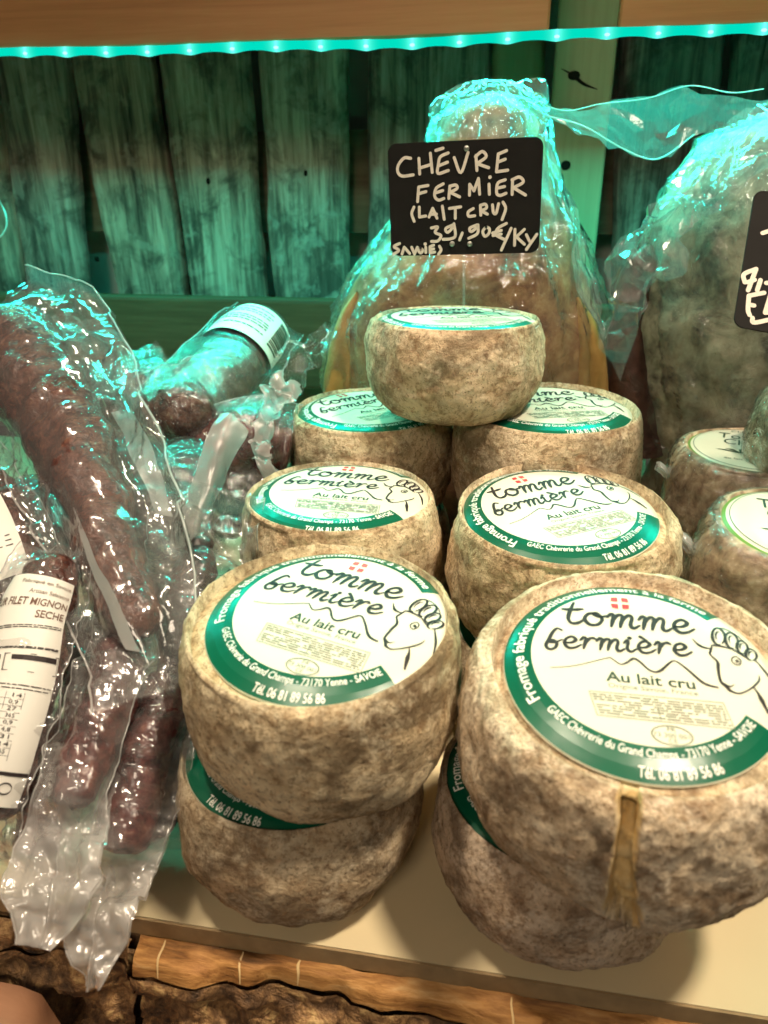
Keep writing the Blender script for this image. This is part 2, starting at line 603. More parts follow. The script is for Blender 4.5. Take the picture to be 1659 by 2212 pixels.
def bark_board(name, label, x0, x1, ztop, ydepth, seed, top_mat):
    root = empty(name, ((x0 + x1) / 2, 0.24, -0.2))
    cx = (x0 + x1) / 2
    nx, ny = int((x1 - x0) / 0.004) + 2, 14
    xs = np.linspace(x0, x1, nx)
    # sawn top strip
    ys = np.linspace(0, 1, ny)
    X, T = np.meshgrid(xs, ys, indexing='ij')
    yf = 0.2485 - ydepth - 0.0055 * fbm(np.stack([xs * 40 + seed, xs * 0, xs * 0], 1), 3)
    Y = 0.2488 + (yf[:, None] - 0.2488) * T
    Z = ztop - 0.006 * T - 0.007 * np.clip((T - 0.7) / 0.3, 0, 1) ** 2 + 0.0018 * fbm(np.stack([X * 70, Y * 200, X * 0 + seed], -1), 4)
    P = np.stack([X - cx, Y - 0.24, Z + 0.2], -1).reshape(-1, 3)
    tp = mesh_obj('sawn_face', P, grid_faces(nx, ny), top_mat, root)
    # bark front
    nz = 60
    zs = np.linspace(0, 1, nz)
    X, T = np.meshgrid(xs, zs, indexing='ij')
    q = np.stack([X * 22 + seed * 3, T * 7.0, X * 0 + seed], -1)
    dsp = 0.010 * fbm(q, 5, 0.55) + 0.006 * np.abs(fbm(q * 2.2 + 5, 4))
    Y = yf[:, None] - 0.002 - 0.012 * np.sin(np.clip(T, 0, 1) * 2.2) + dsp * np.clip(T * 6, 0, 1)
    Z = (ztop - 0.0125) - 0.15 * T
    P = np.stack([X - cx, Y - 0.24, Z + 0.2], -1).reshape(-1, 3)
    mesh_obj('bark', P, grid_faces(nx, nz), M['bark'], root)
    # solid back so that the board has its thickness
    v, f = box_vf(x0 - cx, x1 - cx, 0.0075, 0.010, 0.02, ztop + 0.2 - 0.012)
    mesh_obj('board_core', v, f, M['bark'], root, False)
    tag(root, label, 'board')
    # pale drying cracks across the sawn strip
    if top_mat is M['sapwood']:
        for k, xx in enumerate([-0.166, -0.122, -0.091, 0.02]):
            w = 0.0005 + 0.0004 * random.random()
            pts = []
            for t in np.linspace(0.12, 1.02, 7):
                i = int(np.clip(np.searchsorted(xs, xx), 0, nx - 1))
                yy = 0.2488 + (yf[i] - 0.2488) * t
                zz = ztop - 0.006 * t - 0.007 * np.clip((t - 0.7) / 0.3, 0, 1) ** 2 + 0.0016
                pts.append((xx - cx + 0.0022 * (t - 0.5) * math.sin(3 * k) + 0.0005 * math.sin(7 * t + k), yy - 0.24, zz + 0.2))
            vv, ff = [], []
            for i, q in enumerate(pts):
                ww = w * (0.35 + 0.65 * math.sin(0.4 + 2.5 * i / 6))
                vv += [(q[0] - ww, q[1], q[2]), (q[0] + ww, q[1], q[2])]
                if i:
                    ff.append((2 * i - 2, 2 * i - 1, 2 * i + 1, 2 * i))
            mesh_obj('drying_crack', vv, ff, M['crackwood'], root)
    return root


v, f = box_vf(-0.95, 0.95, 0.2520, 0.262, -0.40, -0.0125)
tag(mesh_obj('gap_backing', v, f, M['bark'], smooth=False), kind='structure')  # dark backing added so the bright background stays out of the board gap
bark_board('bark_edged_board', 'orange sawn board with dark bark edge under the cheese shelf front', -0.181, 0.60, -0.012, 0.011, 4.0, M['sapwood'])
bark_board('bark_edged_board', 'dark bark covered board below the hanging plastic bag ends, left of a gap', -0.62, -0.187, -0.016, 0.010, 9.0, M['bark'])
gx, gy = np.meshgrid(np.linspace(0, 1, 60), np.linspace(0, 1, 40), indexing='ij')
ye = 0.02 + 0.205 * gy
xe = -0.9 + gx * (0.690 + 0.010 * fbm(np.stack([ye * 30, ye * 0, ye * 0], -1), 3) + 0.25 * (0.224 - ye))
ze = -0.034 - 0.05 * np.clip((gx - 0.975) / 0.025, 0, 1) ** 2 + 0.0025 * fbm(np.stack([xe * 25, ye * 25, xe * 0], -1), 3)
tag(mesh_obj('lower_ledge', np.stack([xe, ye, ze], -1).reshape(-1, 3), grid_faces(60, 40), M['floor']), kind='structure')

# ------------------------------------------------------------------ plank wall
YW = 0.985
v, f = box_vf(-1.3, 1.3, 1.06, 1.07, -0.02, 0.85)
wall = tag(mesh_obj('back_wall', v, f, M['plaster'], smooth=False), kind='structure')
v, f = box_vf(-1.3, 1.3, 1.018, 1.036, on_y(770, 503, 1.018)[2], on_y(770, 280, 1.018)[2])
mesh_obj('cross_board', v, f, M['pallet'], wall, False)
v, f = box_vf(-1.3, 1.3, 1.018, 1.036, 0.02, 0.16)
mesh_obj('cross_board', v, f, M['pallet'], wall, False)
v, f = box_vf(-1.3, 1.3, 1.018, 1.036, 0.56, 0.595)
mesh_obj('cross_board', v, f, M['pallet'], wall, False)


def plank(xtl, xtr, xbl, xbr, tint, seed, thick=0.022, mat='plank', ztop=0.596, zbot=0.10, y0=YW):
    """edges given along the wall at z = 0.48 (top) and z = 0.22 (bottom)"""
    def ex(a, b, z):
        return b + (a - b) * (z - 0.22) / 0.26
    nz, nx = 70, 16
    zs = np.linspace(zbot, ztop, nz)
    ss = np.linspace(-1, 1, nx)
    Z, S = np.meshgrid(zs, ss, indexing='ij')
    wob = 0.0035 * fbm(np.stack([zs * 9 + seed, zs * 0 + seed, zs * 0], 1), 3)
    wob2 = 0.0035 * fbm(np.stack([zs * 9 + seed * 3, zs * 0 - seed, zs * 0 + 4], 1), 3)
    L = ex(xtl, xbl, zs) + wob
    Rr = ex(xtr, xbr, zs) + wob2
    X = L[:, None] + (Rr - L)[:, None] * (S + 1) / 2
    Y = y0 - thick * 0.5 * np.sqrt(np.clip(1 - np.abs(S) ** 4, 0, 1)) + 0.0022 * fbm(np.stack([X * 70, Z * 6, X * 0 + seed], -1), 4)
    Y[:, 0] = y0 + thick * 0.5
    Y[:, -1] = y0 + thick * 0.5
    o = mesh_obj('plank', np.stack([X, Y, Z], -1).reshape(-1, 3), grid_faces(nz, nx), M[mat], wall)
    o.color = (*tint, 1)
    return o


def wx(px, py):
    return on_y(px, py, YW)[0]


edges = [  # view x of the left/right edge at the tape and at the ledge
    (-330, -190, -250, -115, (0.8, 0.8, 0.8)),
    (-175, -20, -95, 60, (0.9, 0.85, 0.8)),
    (-8, 146, 62, 195, (0.85, 0.80, 0.80)),
    (146, 330, 250, 398, (1.0, 0.88, 0.82)),
    (335, 535, 405, 572, (1.0, 0.98, 0.92)),
    (548, 746, 590, 757, (1.05, 1.08, 1.05)),
    (786, 1064, 795, 1050, (0.85, 0.82, 0.84)),
    (1340, 1578, 1320, 1530, (0.55, 0.55, 0.55)),
    (1590, 1780, 1545, 1740, (0.62, 0.6, 0.6)),
    (1800, 2010, 1760, 1950, (0.7, 0.7, 0.7)),
]
PL = []
for k, (a, b, c_, d_, t) in enumerate(edges):
    ya, yb = 128 - 0.05 * a, 128 - 0.05 * b
    PL.append(plank(wx(a, ya), wx(b, yb), wx(c_, 637), wx(d_, 637), t, 3.1 * k + 1))
# smooth pale board beside the post
pb = plank(wx(1066, 90), wx(1182, 88), wx(1075, 637), wx(1190, 637), (0.55, 0.62, 0.55), 50, 0.018, 'post')
# nail holes on two planks
for (px, py, i) in ((449, 391, 4), (660, 374, 5), (208, 560, 3)):
    c = on_y(px, py, YW - 0.0125)
    vv = [(c[0] + 0.0022 * math.cos(t), c[1] - 0.0004, c[2] + 0.0036 * math.sin(t)) for t in np.linspace(0, 2 * math.pi, 13)[:-1]]
    vv += [(c[0] + 0.0022 * math.cos(t), c[1] + 0.004, c[2] + 0.0036 * math.sin(t)) for t in np.linspace(0, 2 * math.pi, 13)[:-1]]
    mesh_obj('nail_hole', vv, [tuple(range(12))[::-1]] + [(j, (j + 1) % 12, 12 + (j + 1) % 12, 12 + j) for j in range(12)], M['knot'], PL[i])

# squared post
zt = 0.597
xl, xr = on_y(1186, 300, 0.942)[0], on_y(1312, 300, 0.942)[0]
v, f = box_vf(xl, xr, 0.942, 0.971, 0.0, zt)
post = tag(mesh_obj('timber_post', v, f, M['post'], smooth=False), 'pale squared timber post with a dark split knot behind the ham bag', 'post')
post.color = (0.85, 0.85, 0.8, 1)
b = post.modifiers.new('bev', 'BEVEL')
b.width = 0.003
b.segments = 2
fl = Flat()
K = lambda px, py: tuple(on_y(px, py, 0.9414)[[0, 2]])
fl.stroke([K(1212, 148), K(1230, 158), K(1244, 168), K(1262, 182), K(1290, 193)], [0.0005, 0.002, 0.004, 0.003, 0.0008])
fl.dot(K(1240, 163), 0.0065, 0.0045)
me = fl.mesh('knot', M['knot'], lambda V, e: np.stack([V[:, 0], 0.9413 - e, V[:, 1]], 1))
link('knot', me, post)
fl = Flat()
fl.dot(K(1222, 357), 0.0055, 0.005)
link('knot', fl.mesh('knot', M['knot'], lambda V, e: np.stack([V[:, 0], 0.9413 - e, V[:, 1]], 1)), post)

# ledge rail under the planks
zl = on_y(400, 640, 0.925)[2]
zl2 = 0.10
v, f = box_vf(-1.3, 1.3, 0.925, 0.9405, zl2, zl)
rail = tag(mesh_obj('ledge_rail', v, f, M['rail'], smooth=False), 'brown pine rail running below the weathered planks', 'rail')
b = rail.modifiers.new('bev', 'BEVEL')
b.width = 0.006
b.segments = 3
rail.color = (0.95, 0.95, 0.9, 1)

# orange boards above the light strip
FY = 0.80
zb = on_y(830, 82, FY)[2]
v, f = box_vf(-1.3, 1.3, FY + 0.001, 1.058, 0.598, 0.618)
tag(mesh_obj('upper_shelf', v, f, M['orange'], smooth=False), kind='structure')
for (xa, xb, lab) in ((-1.1, on_y(1186, 60, FY)[0], 'orange varnished board above the light strip, left of the post'),
                      (on_y(1336, 60, FY)[0], 0.9, 'orange varnished board above the light strip, right of the post')):
    v, f = box_vf(xa, xb, FY, FY + 0.02, zb, 0.597)
    o = tag(mesh_obj('fascia_board', v, f, M['orange'], smooth=False), lab, 'board')
    b = o.modifiers.new('bev', 'BEVEL')
    b.width = 0.002

# LED strip
led = empty('led_strip', (0, FY - 0.003, zb - 0.003))
tag(led, 'glowing turquoise light strip with bright diodes along the orange boards', 'light strip')
x_first, x_last = on_y(62, 124, FY)[0], on_y(1650, 50, FY)[0]
pitch = (x_last - x_first) / 16
nled = 32
xs_led = [x_first + pitch * (k - 7) for k in range(nled)]
xs = np.arange(xs_led[0] - pitch / 2, xs_led[-1] + pitch / 2, pitch / 14)
ph = (xs - x_first) / pitch
sw = 0.0036 + 0.0013 * np.exp(-((ph - np.round(ph)) / 0.23) ** 2)  # swelling at each diode puts its glow into the tape's shape
sag = 0.0012 * np.sin(xs * 9) + 0.0008 * np.sin(xs * 23 + 1)
ring = np.linspace(0, 2 * math.pi, 11)[:-1]
P = []
for i, x in enumerate(xs):
    for t in ring:
        P.append((x, -0.0022 * math.cos(t) * 1.0, sag[i] + sw[i] * math.sin(t) - 0.0009 * (sw[i] - 0.0036) / 0.0013))
nt = M['led_glow'].node_tree
tc = nt.nodes.new('ShaderNodeTexCoord')
sx = nt.nodes.new('ShaderNodeSeparateXYZ')
nt.links.new(tc.outputs['Object'], sx.inputs[0])
fx = math_n(nt, 'ADD', math_n(nt, 'DIVIDE', math_n(nt, 'SUBTRACT', sx.outputs[0], x_first), pitch), 40.5)
fx = math_n(nt, 'ABSOLUTE', math_n(nt, 'SUBTRACT', math_n(nt, 'FRACT', fx), 0.5))
core = math_n(nt, 'POWER', math_n(nt, 'SUBTRACT', 1.0, math_n(nt, 'MULTIPLY', fx, 2.0)), 5.0)
em = [n for n in nt.nodes if n.type == 'EMISSION'][0]
nt.links.new(mixc(nt, core, (0.0, 0.76, 0.55), (0.16, 1.0, 0.82)), em.inputs['Color'])
nt.links.new(math_n(nt, 'ADD', math_n(nt, 'MULTIPLY', core, 0.45), 1.0), em.inputs['Strength'])
mesh_obj('glow_tape', P, grid_faces(len(xs), 10, True), M['led_glow'], led)
ld = bpy.data.lights.new('led_light', 'AREA')
ld.shape = 'RECTANGLE'
ld.size, ld.size_y = xs_led[-1] - xs_led[0], 0.005
ld.energy = 8.5
ld.color = (0.01, 1.0, 0.72)
lo = bpy.data.objects.new('led_light', ld)
COL.objects.link(lo)
lo.parent = led
lo.location = ((xs_led[-1] + xs_led[0]) / 2, -0.0035, -0.0062)
lo.rotation_euler = (R_(-28), 0, 0)      # the tape faces out and down
dm = None
for x in xs_led:
    s_ = 0.0012 * math.sin(x * 9) + 0.0008 * math.sin(x * 23 + 1)
    if dm is None:
        vv, ff = [], []
        for i in range(5):
            a = math.pi / 2 * i / 4
            for t in np.linspace(0, 2 * math.pi, 11)[:-1]:
                vv.append((0.0024 * math.cos(a) * math.cos(t), -0.0012 * math.sin(a), 0.0014 * math.cos(a) * math.sin(t)))
        ff = grid_faces(5, 10, True)
        o = mesh_obj('diode', vv, ff, M['led_core'], led)
        dm = o.data
    else:
        o = link('diode', dm, led)
    o.location = (x, -0.0020, s_ - 0.002)

# thin string hanging at the far left
pts = catmull([on_y(-40, 380, 0.83), on_y(0, 437, 0.86), on_y(14, 470, 0.86), on_y(12, 495, 0.86), on_y(-2, 512, 0.86), on_y(-40, 520, 0.86)], 8)


def tube(pts, r, k=8):
    P = np.asarray(pts)
    T = np.gradient(P, axis=0)
    T /= np.linalg.norm(T, axis=1)[:, None]
    A = np.cross(T, np.array([0.3, 0.9, 0.2]))
    A /= np.linalg.norm(A, axis=1)[:, None]
    B = np.cross(T, A)
    V = []
    for i in range(len(P)):
        for t in np.linspace(0, 2 * math.pi, k + 1)[:-1]:
            V.append(P[i] + r * (A[i] * math.cos(t) + B[i] * math.sin(t)))
    return V, grid_faces(len(P), k, True)


v, f = tube(pts, 0.0009)
tag(mesh_obj('string_loop', v, f, M['string']), 'thin pale string loop hanging before the leftmost planks', 'string')

# ------------------------------------------------------------------ label artwork (unit circle)
LR = 0.060


def droop(x, y, k=0.0045, r0=0.72):
    r = np.sqrt(x * x + y * y)
    return -k * np.clip((r - r0) / (1 - r0), 0, 2) ** 2


def lab_map(h):
    def f_(V, e=0.0):
        x, y = V[:, 0], V[:, 1]
        return np.stack([x * LR, y * LR, droop(x, y) + h + e + 0 * x], 1)
    return f_


def disc(name, mat, r=1.0, h=0.0, nr=14, na=96):
    vv = [(0, 0)]
    for i in range(1, nr + 1):
        for t in np.linspace(0, 2 * math.pi, na + 1)[:-1]:
            vv.append((r * i / nr * math.cos(t), r * i / nr * math.sin(t)))
    ff = [(0, 1 + j, 1 + (j + 1) % na) for j in range(na)]
    for i in range(nr - 1):
        for j in range(na):
            a = 1 + i * na + j
            b_ = 1 + i * na + (j + 1) % na
            ff.append((a, a + na, b_ + na, b_))
    V = lab_map(h)(np.array(vv))
    # skirt gives the sticker an edge
    o0 = len(V)
    last = V[-na:].copy()
    last[:, 2] -= 0.0007
    V = np.concatenate([V, last])
    for j in range(na):
        a = o0 - na + j
        b_ = o0 - na + (j + 1) % na
        ff.append((a, o0 + j, o0 + (j + 1) % na, b_))
    me = bpy.data.meshes.new(name)
    me.from_pydata([tuple(q) for q in V], [], ff)
    me.polygons.foreach_set('use_smooth', [True] * len(me.polygons))
    me.materials.append(mat)
    return me


CYI, RI = 0.045, 0.795       # white field inside the ring
art = {}
art['disc'] = disc('label', M['paper'])
fl = Flat()
a0, a1 = R_(45), R_(330)
N = 140
vv, ff = [], []
for i in range(N + 1):
    t = a0 + (a1 - a0) * i / N
    # distance to the inner circle along this direction
    d_ = math.cos(t), math.sin(t)
    bq = d_[1] * CYI
    rin = bq + math.sqrt(bq * bq - CYI * CYI + RI * RI)
    for q in range(4):
        rr = rin + (0.995 - rin) * q / 3
        vv.append((rr * d_[0], rr * d_[1]))
    if i:
        for q in range(3):
            a = (i - 1) * 4 + q
            ff.append((a, a + 1, a + 5, a + 4))
fl.add(vv, ff)
art['ring'] = fl.mesh('green_border', M['green'], lab_map(0.00015))


def ring_text(fl, s, size, r, ang, top=True, width=None, bold=0.01, cy=0.0):
    def w(V):
        mid = (V[:, 0].min() + V[:, 0].max()) / 2
        x = V[:, 0] - mid
        if top:
            t = ang - x / r
            rr = r + V[:, 1]
        else:
            t = ang + x / r
            rr = r - V[:, 1]
        return np.stack([rr * np.cos(t), rr * np.sin(t) + cy], 1)
    fl.text(s, size, warp=w, bold=bold, width=width)


fl = Flat()
ring_text(fl, 'Fromage fabriqué traditionnellement à la ferme', 0.122, 0.850, R_(129.5), True, width=2.42, bold=0.014, cy=0.022)
ring_text(fl, 'GAEC Chèvrerie du Grand Champs - 73170 Yenne - SAVOIE', 0.088, 0.880, R_(272), False, width=1.63, bold=0.012, cy=0.045)
ring_text(fl, 'Tél. 06 81 89 56 86', 0.098, 0.968, R_(281), False, width=0.58, bold=0.016)
art['ring_text'] = fl.mesh('ring_lettering', M['ink_white'], lab_map(0.00035))

SCRIPT = {
    't': ([[(0.62, 1.72), (0.42, 0.95), (0.33, 0.35), (0.48, 0.02), (0.80, 0.10), (1.02, 0.38)], [(0.08, 1.12), (0.55, 1.10), (1.02, 1.22)]], 0.98),
    'o': ([[(0.62, 0.97), (0.28, 0.86), (0.10, 0.42), (0.34, 0.02), (0.72, 0.12), (0.90, 0.55), (0.68, 0.95), (0.55, 0.86), (0.78, 0.70), (1.18, 0.84)]], 1.14),
    'm': ([[(0.0, 0.72), (0.18, 0.98), (0.30, 0.90), (0.22, 0.4), (0.14, 0.0)], [(0.20, 0.34), (0.44, 0.88), (0.64, 0.98), (0.70, 0.78), (0.60, 0.3), (0.54, 0.0)],
           [(0.60, 0.34), (0.86, 0.88), (1.06, 0.98), (1.12, 0.76), (1.02, 0.25), (1.14, 0.02), (1.42, 0.26)]], 1.42),
    'e': ([[(0.12, 0.42), (0.50, 0.48), (0.74, 0.76), (0.54, 1.0), (0.24, 0.80), (0.12, 0.38), (0.32, 0.02), (0.66, 0.06), (1.0, 0.36)]], 0.98),
    'f': ([[(0.98, 1.55), (0.74, 1.66), (0.50, 1.30), (0.28, 0.62), (0.12, 0.08), (0.30, -0.22), (0.60, -0.06), (0.70, 0.34), (0.52, 0.58), (0.34, 0.40), (0.62, 0.42), (0.98, 0.70)]], 0.98),
    'r': ([[(0.0, 0.72), (0.18, 0.98), (0.30, 0.90), (0.22, 0.4), (0.14, 0.0)], [(0.20, 0.34), (0.44, 0.86), (0.66, 1.0), (0.84, 0.90)]], 0.86),
    'i': ([[(0.0, 0.70), (0.20, 0.98), (0.22, 0.70), (0.16, 0.25), (0.32, 0.02), (0.62, 0.28)]], 0.62),
}


def script_word(fl, word, x0, y0, x1, xh, w, slope=0.0):
    tot = 0
    for ch in word:
        tot += SCRIPT['e' if ch == 'è' else ch][1]
    sx = (x1 - x0) / tot
    x = x0
    for ch in word:
        st, adv = SCRIPT['e' if ch == 'è' else ch]
        for s in st:
            fl.stroke([(x + p[0] * sx, y0 + slope * (x - x0) + p[1] * xh) for p in s], [w * 0.8, w * 1.25, w, w * 1.25, w * 0.7], 6)
        if ch == 'è':
            fl.stroke([(x + 0.30 * sx, y0 + 1.55 * xh), (x + 0.62 * sx, y0 + 1.26 * xh)], [w * 1.3, w * 0.8])
        if ch == 'i':
            fl.dot((x + 0.34 * sx, y0 + 1.36 * xh), w * 0.75)
        x += adv * sx


fl = Flat()
script_word(fl, 'tomme', -0.56, 0.400, 0.46, 0.152, 0.030)
script_word(fl, 'fermière', -0.70, 0.112, 0.40, 0.128, 0.026, 0.035)
art['title'] = fl.mesh('title_lettering', M['ink'], lab_map(0.0002))

fl = Flat()
fl.stroke([(-0.648, -0.111), (-0.463, -0.065), (-0.232, 0.044), (-0.197, 0.042), (-0.137, -0.009), (-0.085, 0.018), (-0.036, 0.064), (0.008, 0.036), (0.060, -0.035),
           (0.108, -0.056), (0.156, -0.028), (0.225, 0.055), (0.269, 0.079), (0.334, 0.013), (0.425, -0.110), (0.48, -0.142), (0.525, -0.151)], [0.007, 0.009, 0.012, 0.024, 0.016, 0.024, 0.013, 0.024, 0.018])
art['hills'] = fl.mesh('hill_line', M['ink'], lab_map(0.0002))

fl = Flat()
# goat head in brush lines
W = 0.020
fl.stroke([(0.430, 0.340), (0.473, 0.272), (0.510, 0.252), (0.550, 0.250)], [0.006, 0.026, 0.022, 0.010])
fl.stroke([(0.562, 0.275), (0.545, 0.225), (0.534, 0.183), (0.573, 0.111), (0.563, 0.027), (0.559, -0.087), (0.588, -0.138), (0.608, -0.174)], [W * .7, W, W * .8, W * 1.3, W, W * 1.2, W * 1.3])
fl.stroke([(0.575, -0.110), (0.600, -0.130), (0.625, -0.128), (0.649, -0.106)], [0.022, 0.024, 0.012, 0.005])
fl.stroke([(0.608, -0.174), (0.640, -0.190), (0.676, -0.188), (0.746, -0.140), (0.811, -0.068), (0.840, -0.02), (0.848, 0.020)], [W * 1.1, W * .8, W * .6, W * .8, W * .7, W * .4])
fl.stroke([(0.779, -0.112), (0.800, -0.165), (0.812, -0.223), (0.835, -0.324)], [0.008, 0.018, 0.036, 0.018])
fl.stroke([(0.678, 0.135), (0.692, 0.172), (0.722, 0.182), (0.744, 0.150), (0.730, 0.108), (0.700, 0.100)], 0.011, closed=True)
fl.dot((0.716, 0.136), 0.015)
for (cx, cy, rx, ry, ro) in ((0.634, 0.400, 0.046, 0.104, 0.22), (0.728, 0.376, 0.046, 0.104, 0.22), (0.795, 0.318, 0.040, 0.088, 0.30), (0.846, 0.250, 0.040, 0.080, 0.40)):
    pts = []
    for t in np.linspace(-0.9, 2 * math.pi - 1.3, 12):
        ux, uy = rx * math.cos(t), ry * math.sin(t)
        pts.append((cx + ux * math.cos(ro) + uy * math.sin(ro), cy - ux * math.sin(ro) + uy * math.cos(ro)))
    fl.stroke(pts, [0.012, 0.022, 0.016, 0.026, 0.014])
    pts = []
    for t in np.linspace(1.3, 4.2, 6):
        ux, uy = 0.45 * rx * math.cos(t), 0.55 * ry * math.sin(t)
        pts.append((cx + ux * math.cos(ro) + uy * math.sin(ro), cy - ux * math.sin(ro) + uy * math.cos(ro)))
    fl.stroke(pts, [0.006, 0.016, 0.005])
fl.stroke([(0.560, 0.285), (0.612, 0.287), (0.706, 0.264), (0.770, 0.215), (0.818, 0.178)], [0.012, 0.020, 0.012, 0.018, 0.010])
fl.stroke([(0.640, 0.500), (0.700, 0.510), (0.780, 0.468), (0.850, 0.370)], [0.006, 0.012, 0.012, 0.006])
fl.stroke([(0.862, 0.195), (0.905, 0.110), (0.930, 0.050), (0.955, -0.06)], [0.012, 0.020, 0.022, 0.010])
art['goat'] = fl.mesh('goat_drawing', M['ink'], lab_map(0.0002))

fl = Flat()
q = 0.072
g = 0.016
for sx in (-1, 1):
    for sy in (-1, 1):
        fl.add([(-0.082 + sx * g, 0.700 + sy * g), (-0.082 + sx * q, 0.700 + sy * g), (-0.082 + sx * q * 0.92, 0.700 + sy * q * 0.92), (-0.082 + sx * g, 0.700 + sy * q)],
               [(0, 1, 2, 3)])
art['cross'] = fl.mesh('savoy_cross', M['red'], lab_map(0.0002))

fl = Flat()
fl.text('Au lait cru', 0.140, (-0.25, -0.190), bold=0.016, width=0.625, rot=0)
art['sub'] = fl.mesh('subtitle_lettering', M['ink_green'], lab_map(0.0002))
V_ = art['sub'].vertices
fl = Flat()
fl.text('Origine Savoie, France', 0.062, (-0.245, -0.252), width=0.62)
rr = random.Random(4)
for k in range(8):
    y = -0.338 - 0.024 * k
    x = -0.365 + 0.006 * k
    xe = 0.525 + 0.004 * k
    while x < xe:
        wd = rr.uniform(0.02, 0.10)
        if rr.random() < 0.86:
            fl.rect(x, y, min(x + wd, xe), y + 0.011)
        x += wd + 0.012
for a, b_ in (((-0.382, -0.309), (0.536, -0.298)), ((-0.382, -0.309), (-0.338, -0.528)), ((-0.338, -0.528), (0.568, -0.525)), ((0.536, -0.298), (0.568, -0.525)), ((0.08, -0.40), (0.09, -0.50))):
    fl.stroke([a, b_], 0.006, 4)
ov = [(0.145 + 0.132 * math.cos(t), -0.640 + 0.082 * math.sin(t)) for t in np.linspace(0, 2 * math.pi, 13)[:-1]]
fl.stroke(ov, 0.011, 4, closed=True)
fl.text('FR', 0.055, (0.145, -0.608), 'CENTER')
fl.text('73 300 001', 0.055, (0.145, -0.660), 'CENTER')
fl.text('CE', 0.05, (0.145, -0.705), 'CENTER')
art['small'] = fl.mesh('small_print', M['ink_grey'], lab_map(0.0002))
ART_NAMES = [('green_border', 'ring'), ('ring_lettering', 'ring_text'), ('title_lettering', 'title'), ('hill_line', 'hills'), ('goat_drawing', 'goat'),
             ('red_cross_emblem', 'cross'), ('subtitle_lettering', 'sub'), ('small_print', 'small')]


# ------------------------------------------------------------------ goat cheeses
def cheese_mesh(R, h, seed, nseg=150, nprof=76, crack=None, lump=1.0, rt=0.87, ex=2.05, rb=0.60):
    us = np.linspace(0, 1, nprof)
    # profile: bottom centre -> bottom rim -> side -> top rim -> top centre
    prof = []
    rflat = R * rt
    for u in us:
        if u < 0.12:
            prof.append((R * rb * u / 0.12, 0.0))
        elif u > 0.84:
            prof.append((rflat * (1 - u) / 0.16, h))
        else:
            t = (u - 0.12) / 0.72
            a = -math.pi / 2 + math.pi * t
            sx = abs(math.cos(a)) ** (2 / ex)
            sz = math.copysign(abs(math.sin(a)) ** (2 / ex), math.sin(a))
            base = R * rb if t < 0.5 else rflat
            prof.append((base + (R - base) * sx, h / 2 + h / 2 * sz))
    prof = np.array(prof)
    th = np.linspace(0, 2 * math.pi, nseg + 1)[:-1]
    r = prof[:, 0][:, None] * np.ones(nseg)[None, :]
    z = prof[:, 1][:, None] * np.ones(nseg)[None, :]
    C_, S_ = np.cos(th)[None, :], np.sin(th)[None, :]
    P = np.stack([r * C_, r * S_, z], -1)
    q = P + seed * 1.37
    # rounding normal
    Nn = np.stack([C_ * r / R, S_ * r / R, (z - h / 2) / (h / 2) * np.clip(r / R, 0, 1) * 0.6], -1)
    Nn /= np.maximum(np.linalg.norm(Nn, axis=-1, keepdims=True), 1e-6)
    rim = np.clip((r / rflat - 0.75) / 0.25, 0, 1)
    top = (us > 0.5)[:, None]
    sidew = np.where(z > h * 0.97, rim * 0.35, 1.0)
    dsp = 0.0024 * lump * fbm(q * 24, 2) + 0.0009 * fbm(q * 85, 3) + 0.0005 * fbm(q * 260, 2)
    cw = np.zeros_like(r)
    if crack is not None:
        ang, wdt, dep, z0, z1 = crack
        dth = (th[None, :] - ang + math.pi) % (2 * math.pi) - math.pi
        zz = z / h
        cen = 0.012 * fbm(np.stack([zz * 6, zz * 0, zz * 0 + seed], -1), 3) - 0.11 * (zz - 0.5)
        wid = wdt * (0.62 + 0.45 * np.clip((0.85 - zz) / 0.6, 0, 1)) * np.clip((zz - 0.10) / 0.14, 0.1, 1) * (1 + 0.16 * fbm(np.stack([zz * 14, zz * 0 + 3, zz * 0], -1), 2))
        sd = np.abs(dth - cen) / wid
        vert = np.clip((zz - z0) / 0.05, 0, 1) * np.clip((z1 - zz) / 0.05, 0, 1)
        cw = np.clip((1.0 - sd) / 0.35, 0, 1) * vert
        lip = np.exp(-((sd - 1.12) / 0.16) ** 2) * vert
        dsp = dsp - dep * cw * (0.9 + 0.35 * fbm(q * 90, 3)) + 0.0007 * lip * np.clip(0.4 + fbm(q * 140, 2), 0, 2)
        cw = np.clip((1.04 - sd + 0.12 * fbm(q * 200, 3)) / 0.10, 0, 1) * vert
    P = P + Nn * (dsp * sidew)[..., None]
    if crack is None:
        flat_top = (z > h * 0.995) & (r < LR * 1.02)
        P[..., 2] = np.where(flat_top, np.minimum(P[..., 2], h - 0.0004), P[..., 2])
    P[..., 2] = np.where((z > h * 0.999), P[..., 2] - 0.0019 - 0.0045 * np.clip((r / LR - 0.72) / 0.28, 0, 1.6) ** 2, P[..., 2])
    P[..., 2] = np.maximum(P[..., 2], 0.0)
    me = bpy.data.meshes.new('rind')
    me.from_pydata(P.reshape(-1, 3).tolist(), [], [(a, b_, c, d) for (a, b_, c, d) in grid_faces(nprof, nseg, True)])
    me.polygons.foreach_set('use_smooth', [True] * len(me.polygons))
    at = me.attributes.new('crack', 'FLOAT', 'POINT')
    at.data.foreach_set('value', cw.reshape(-1))
    me.materials.append(M['rind'])
    return me


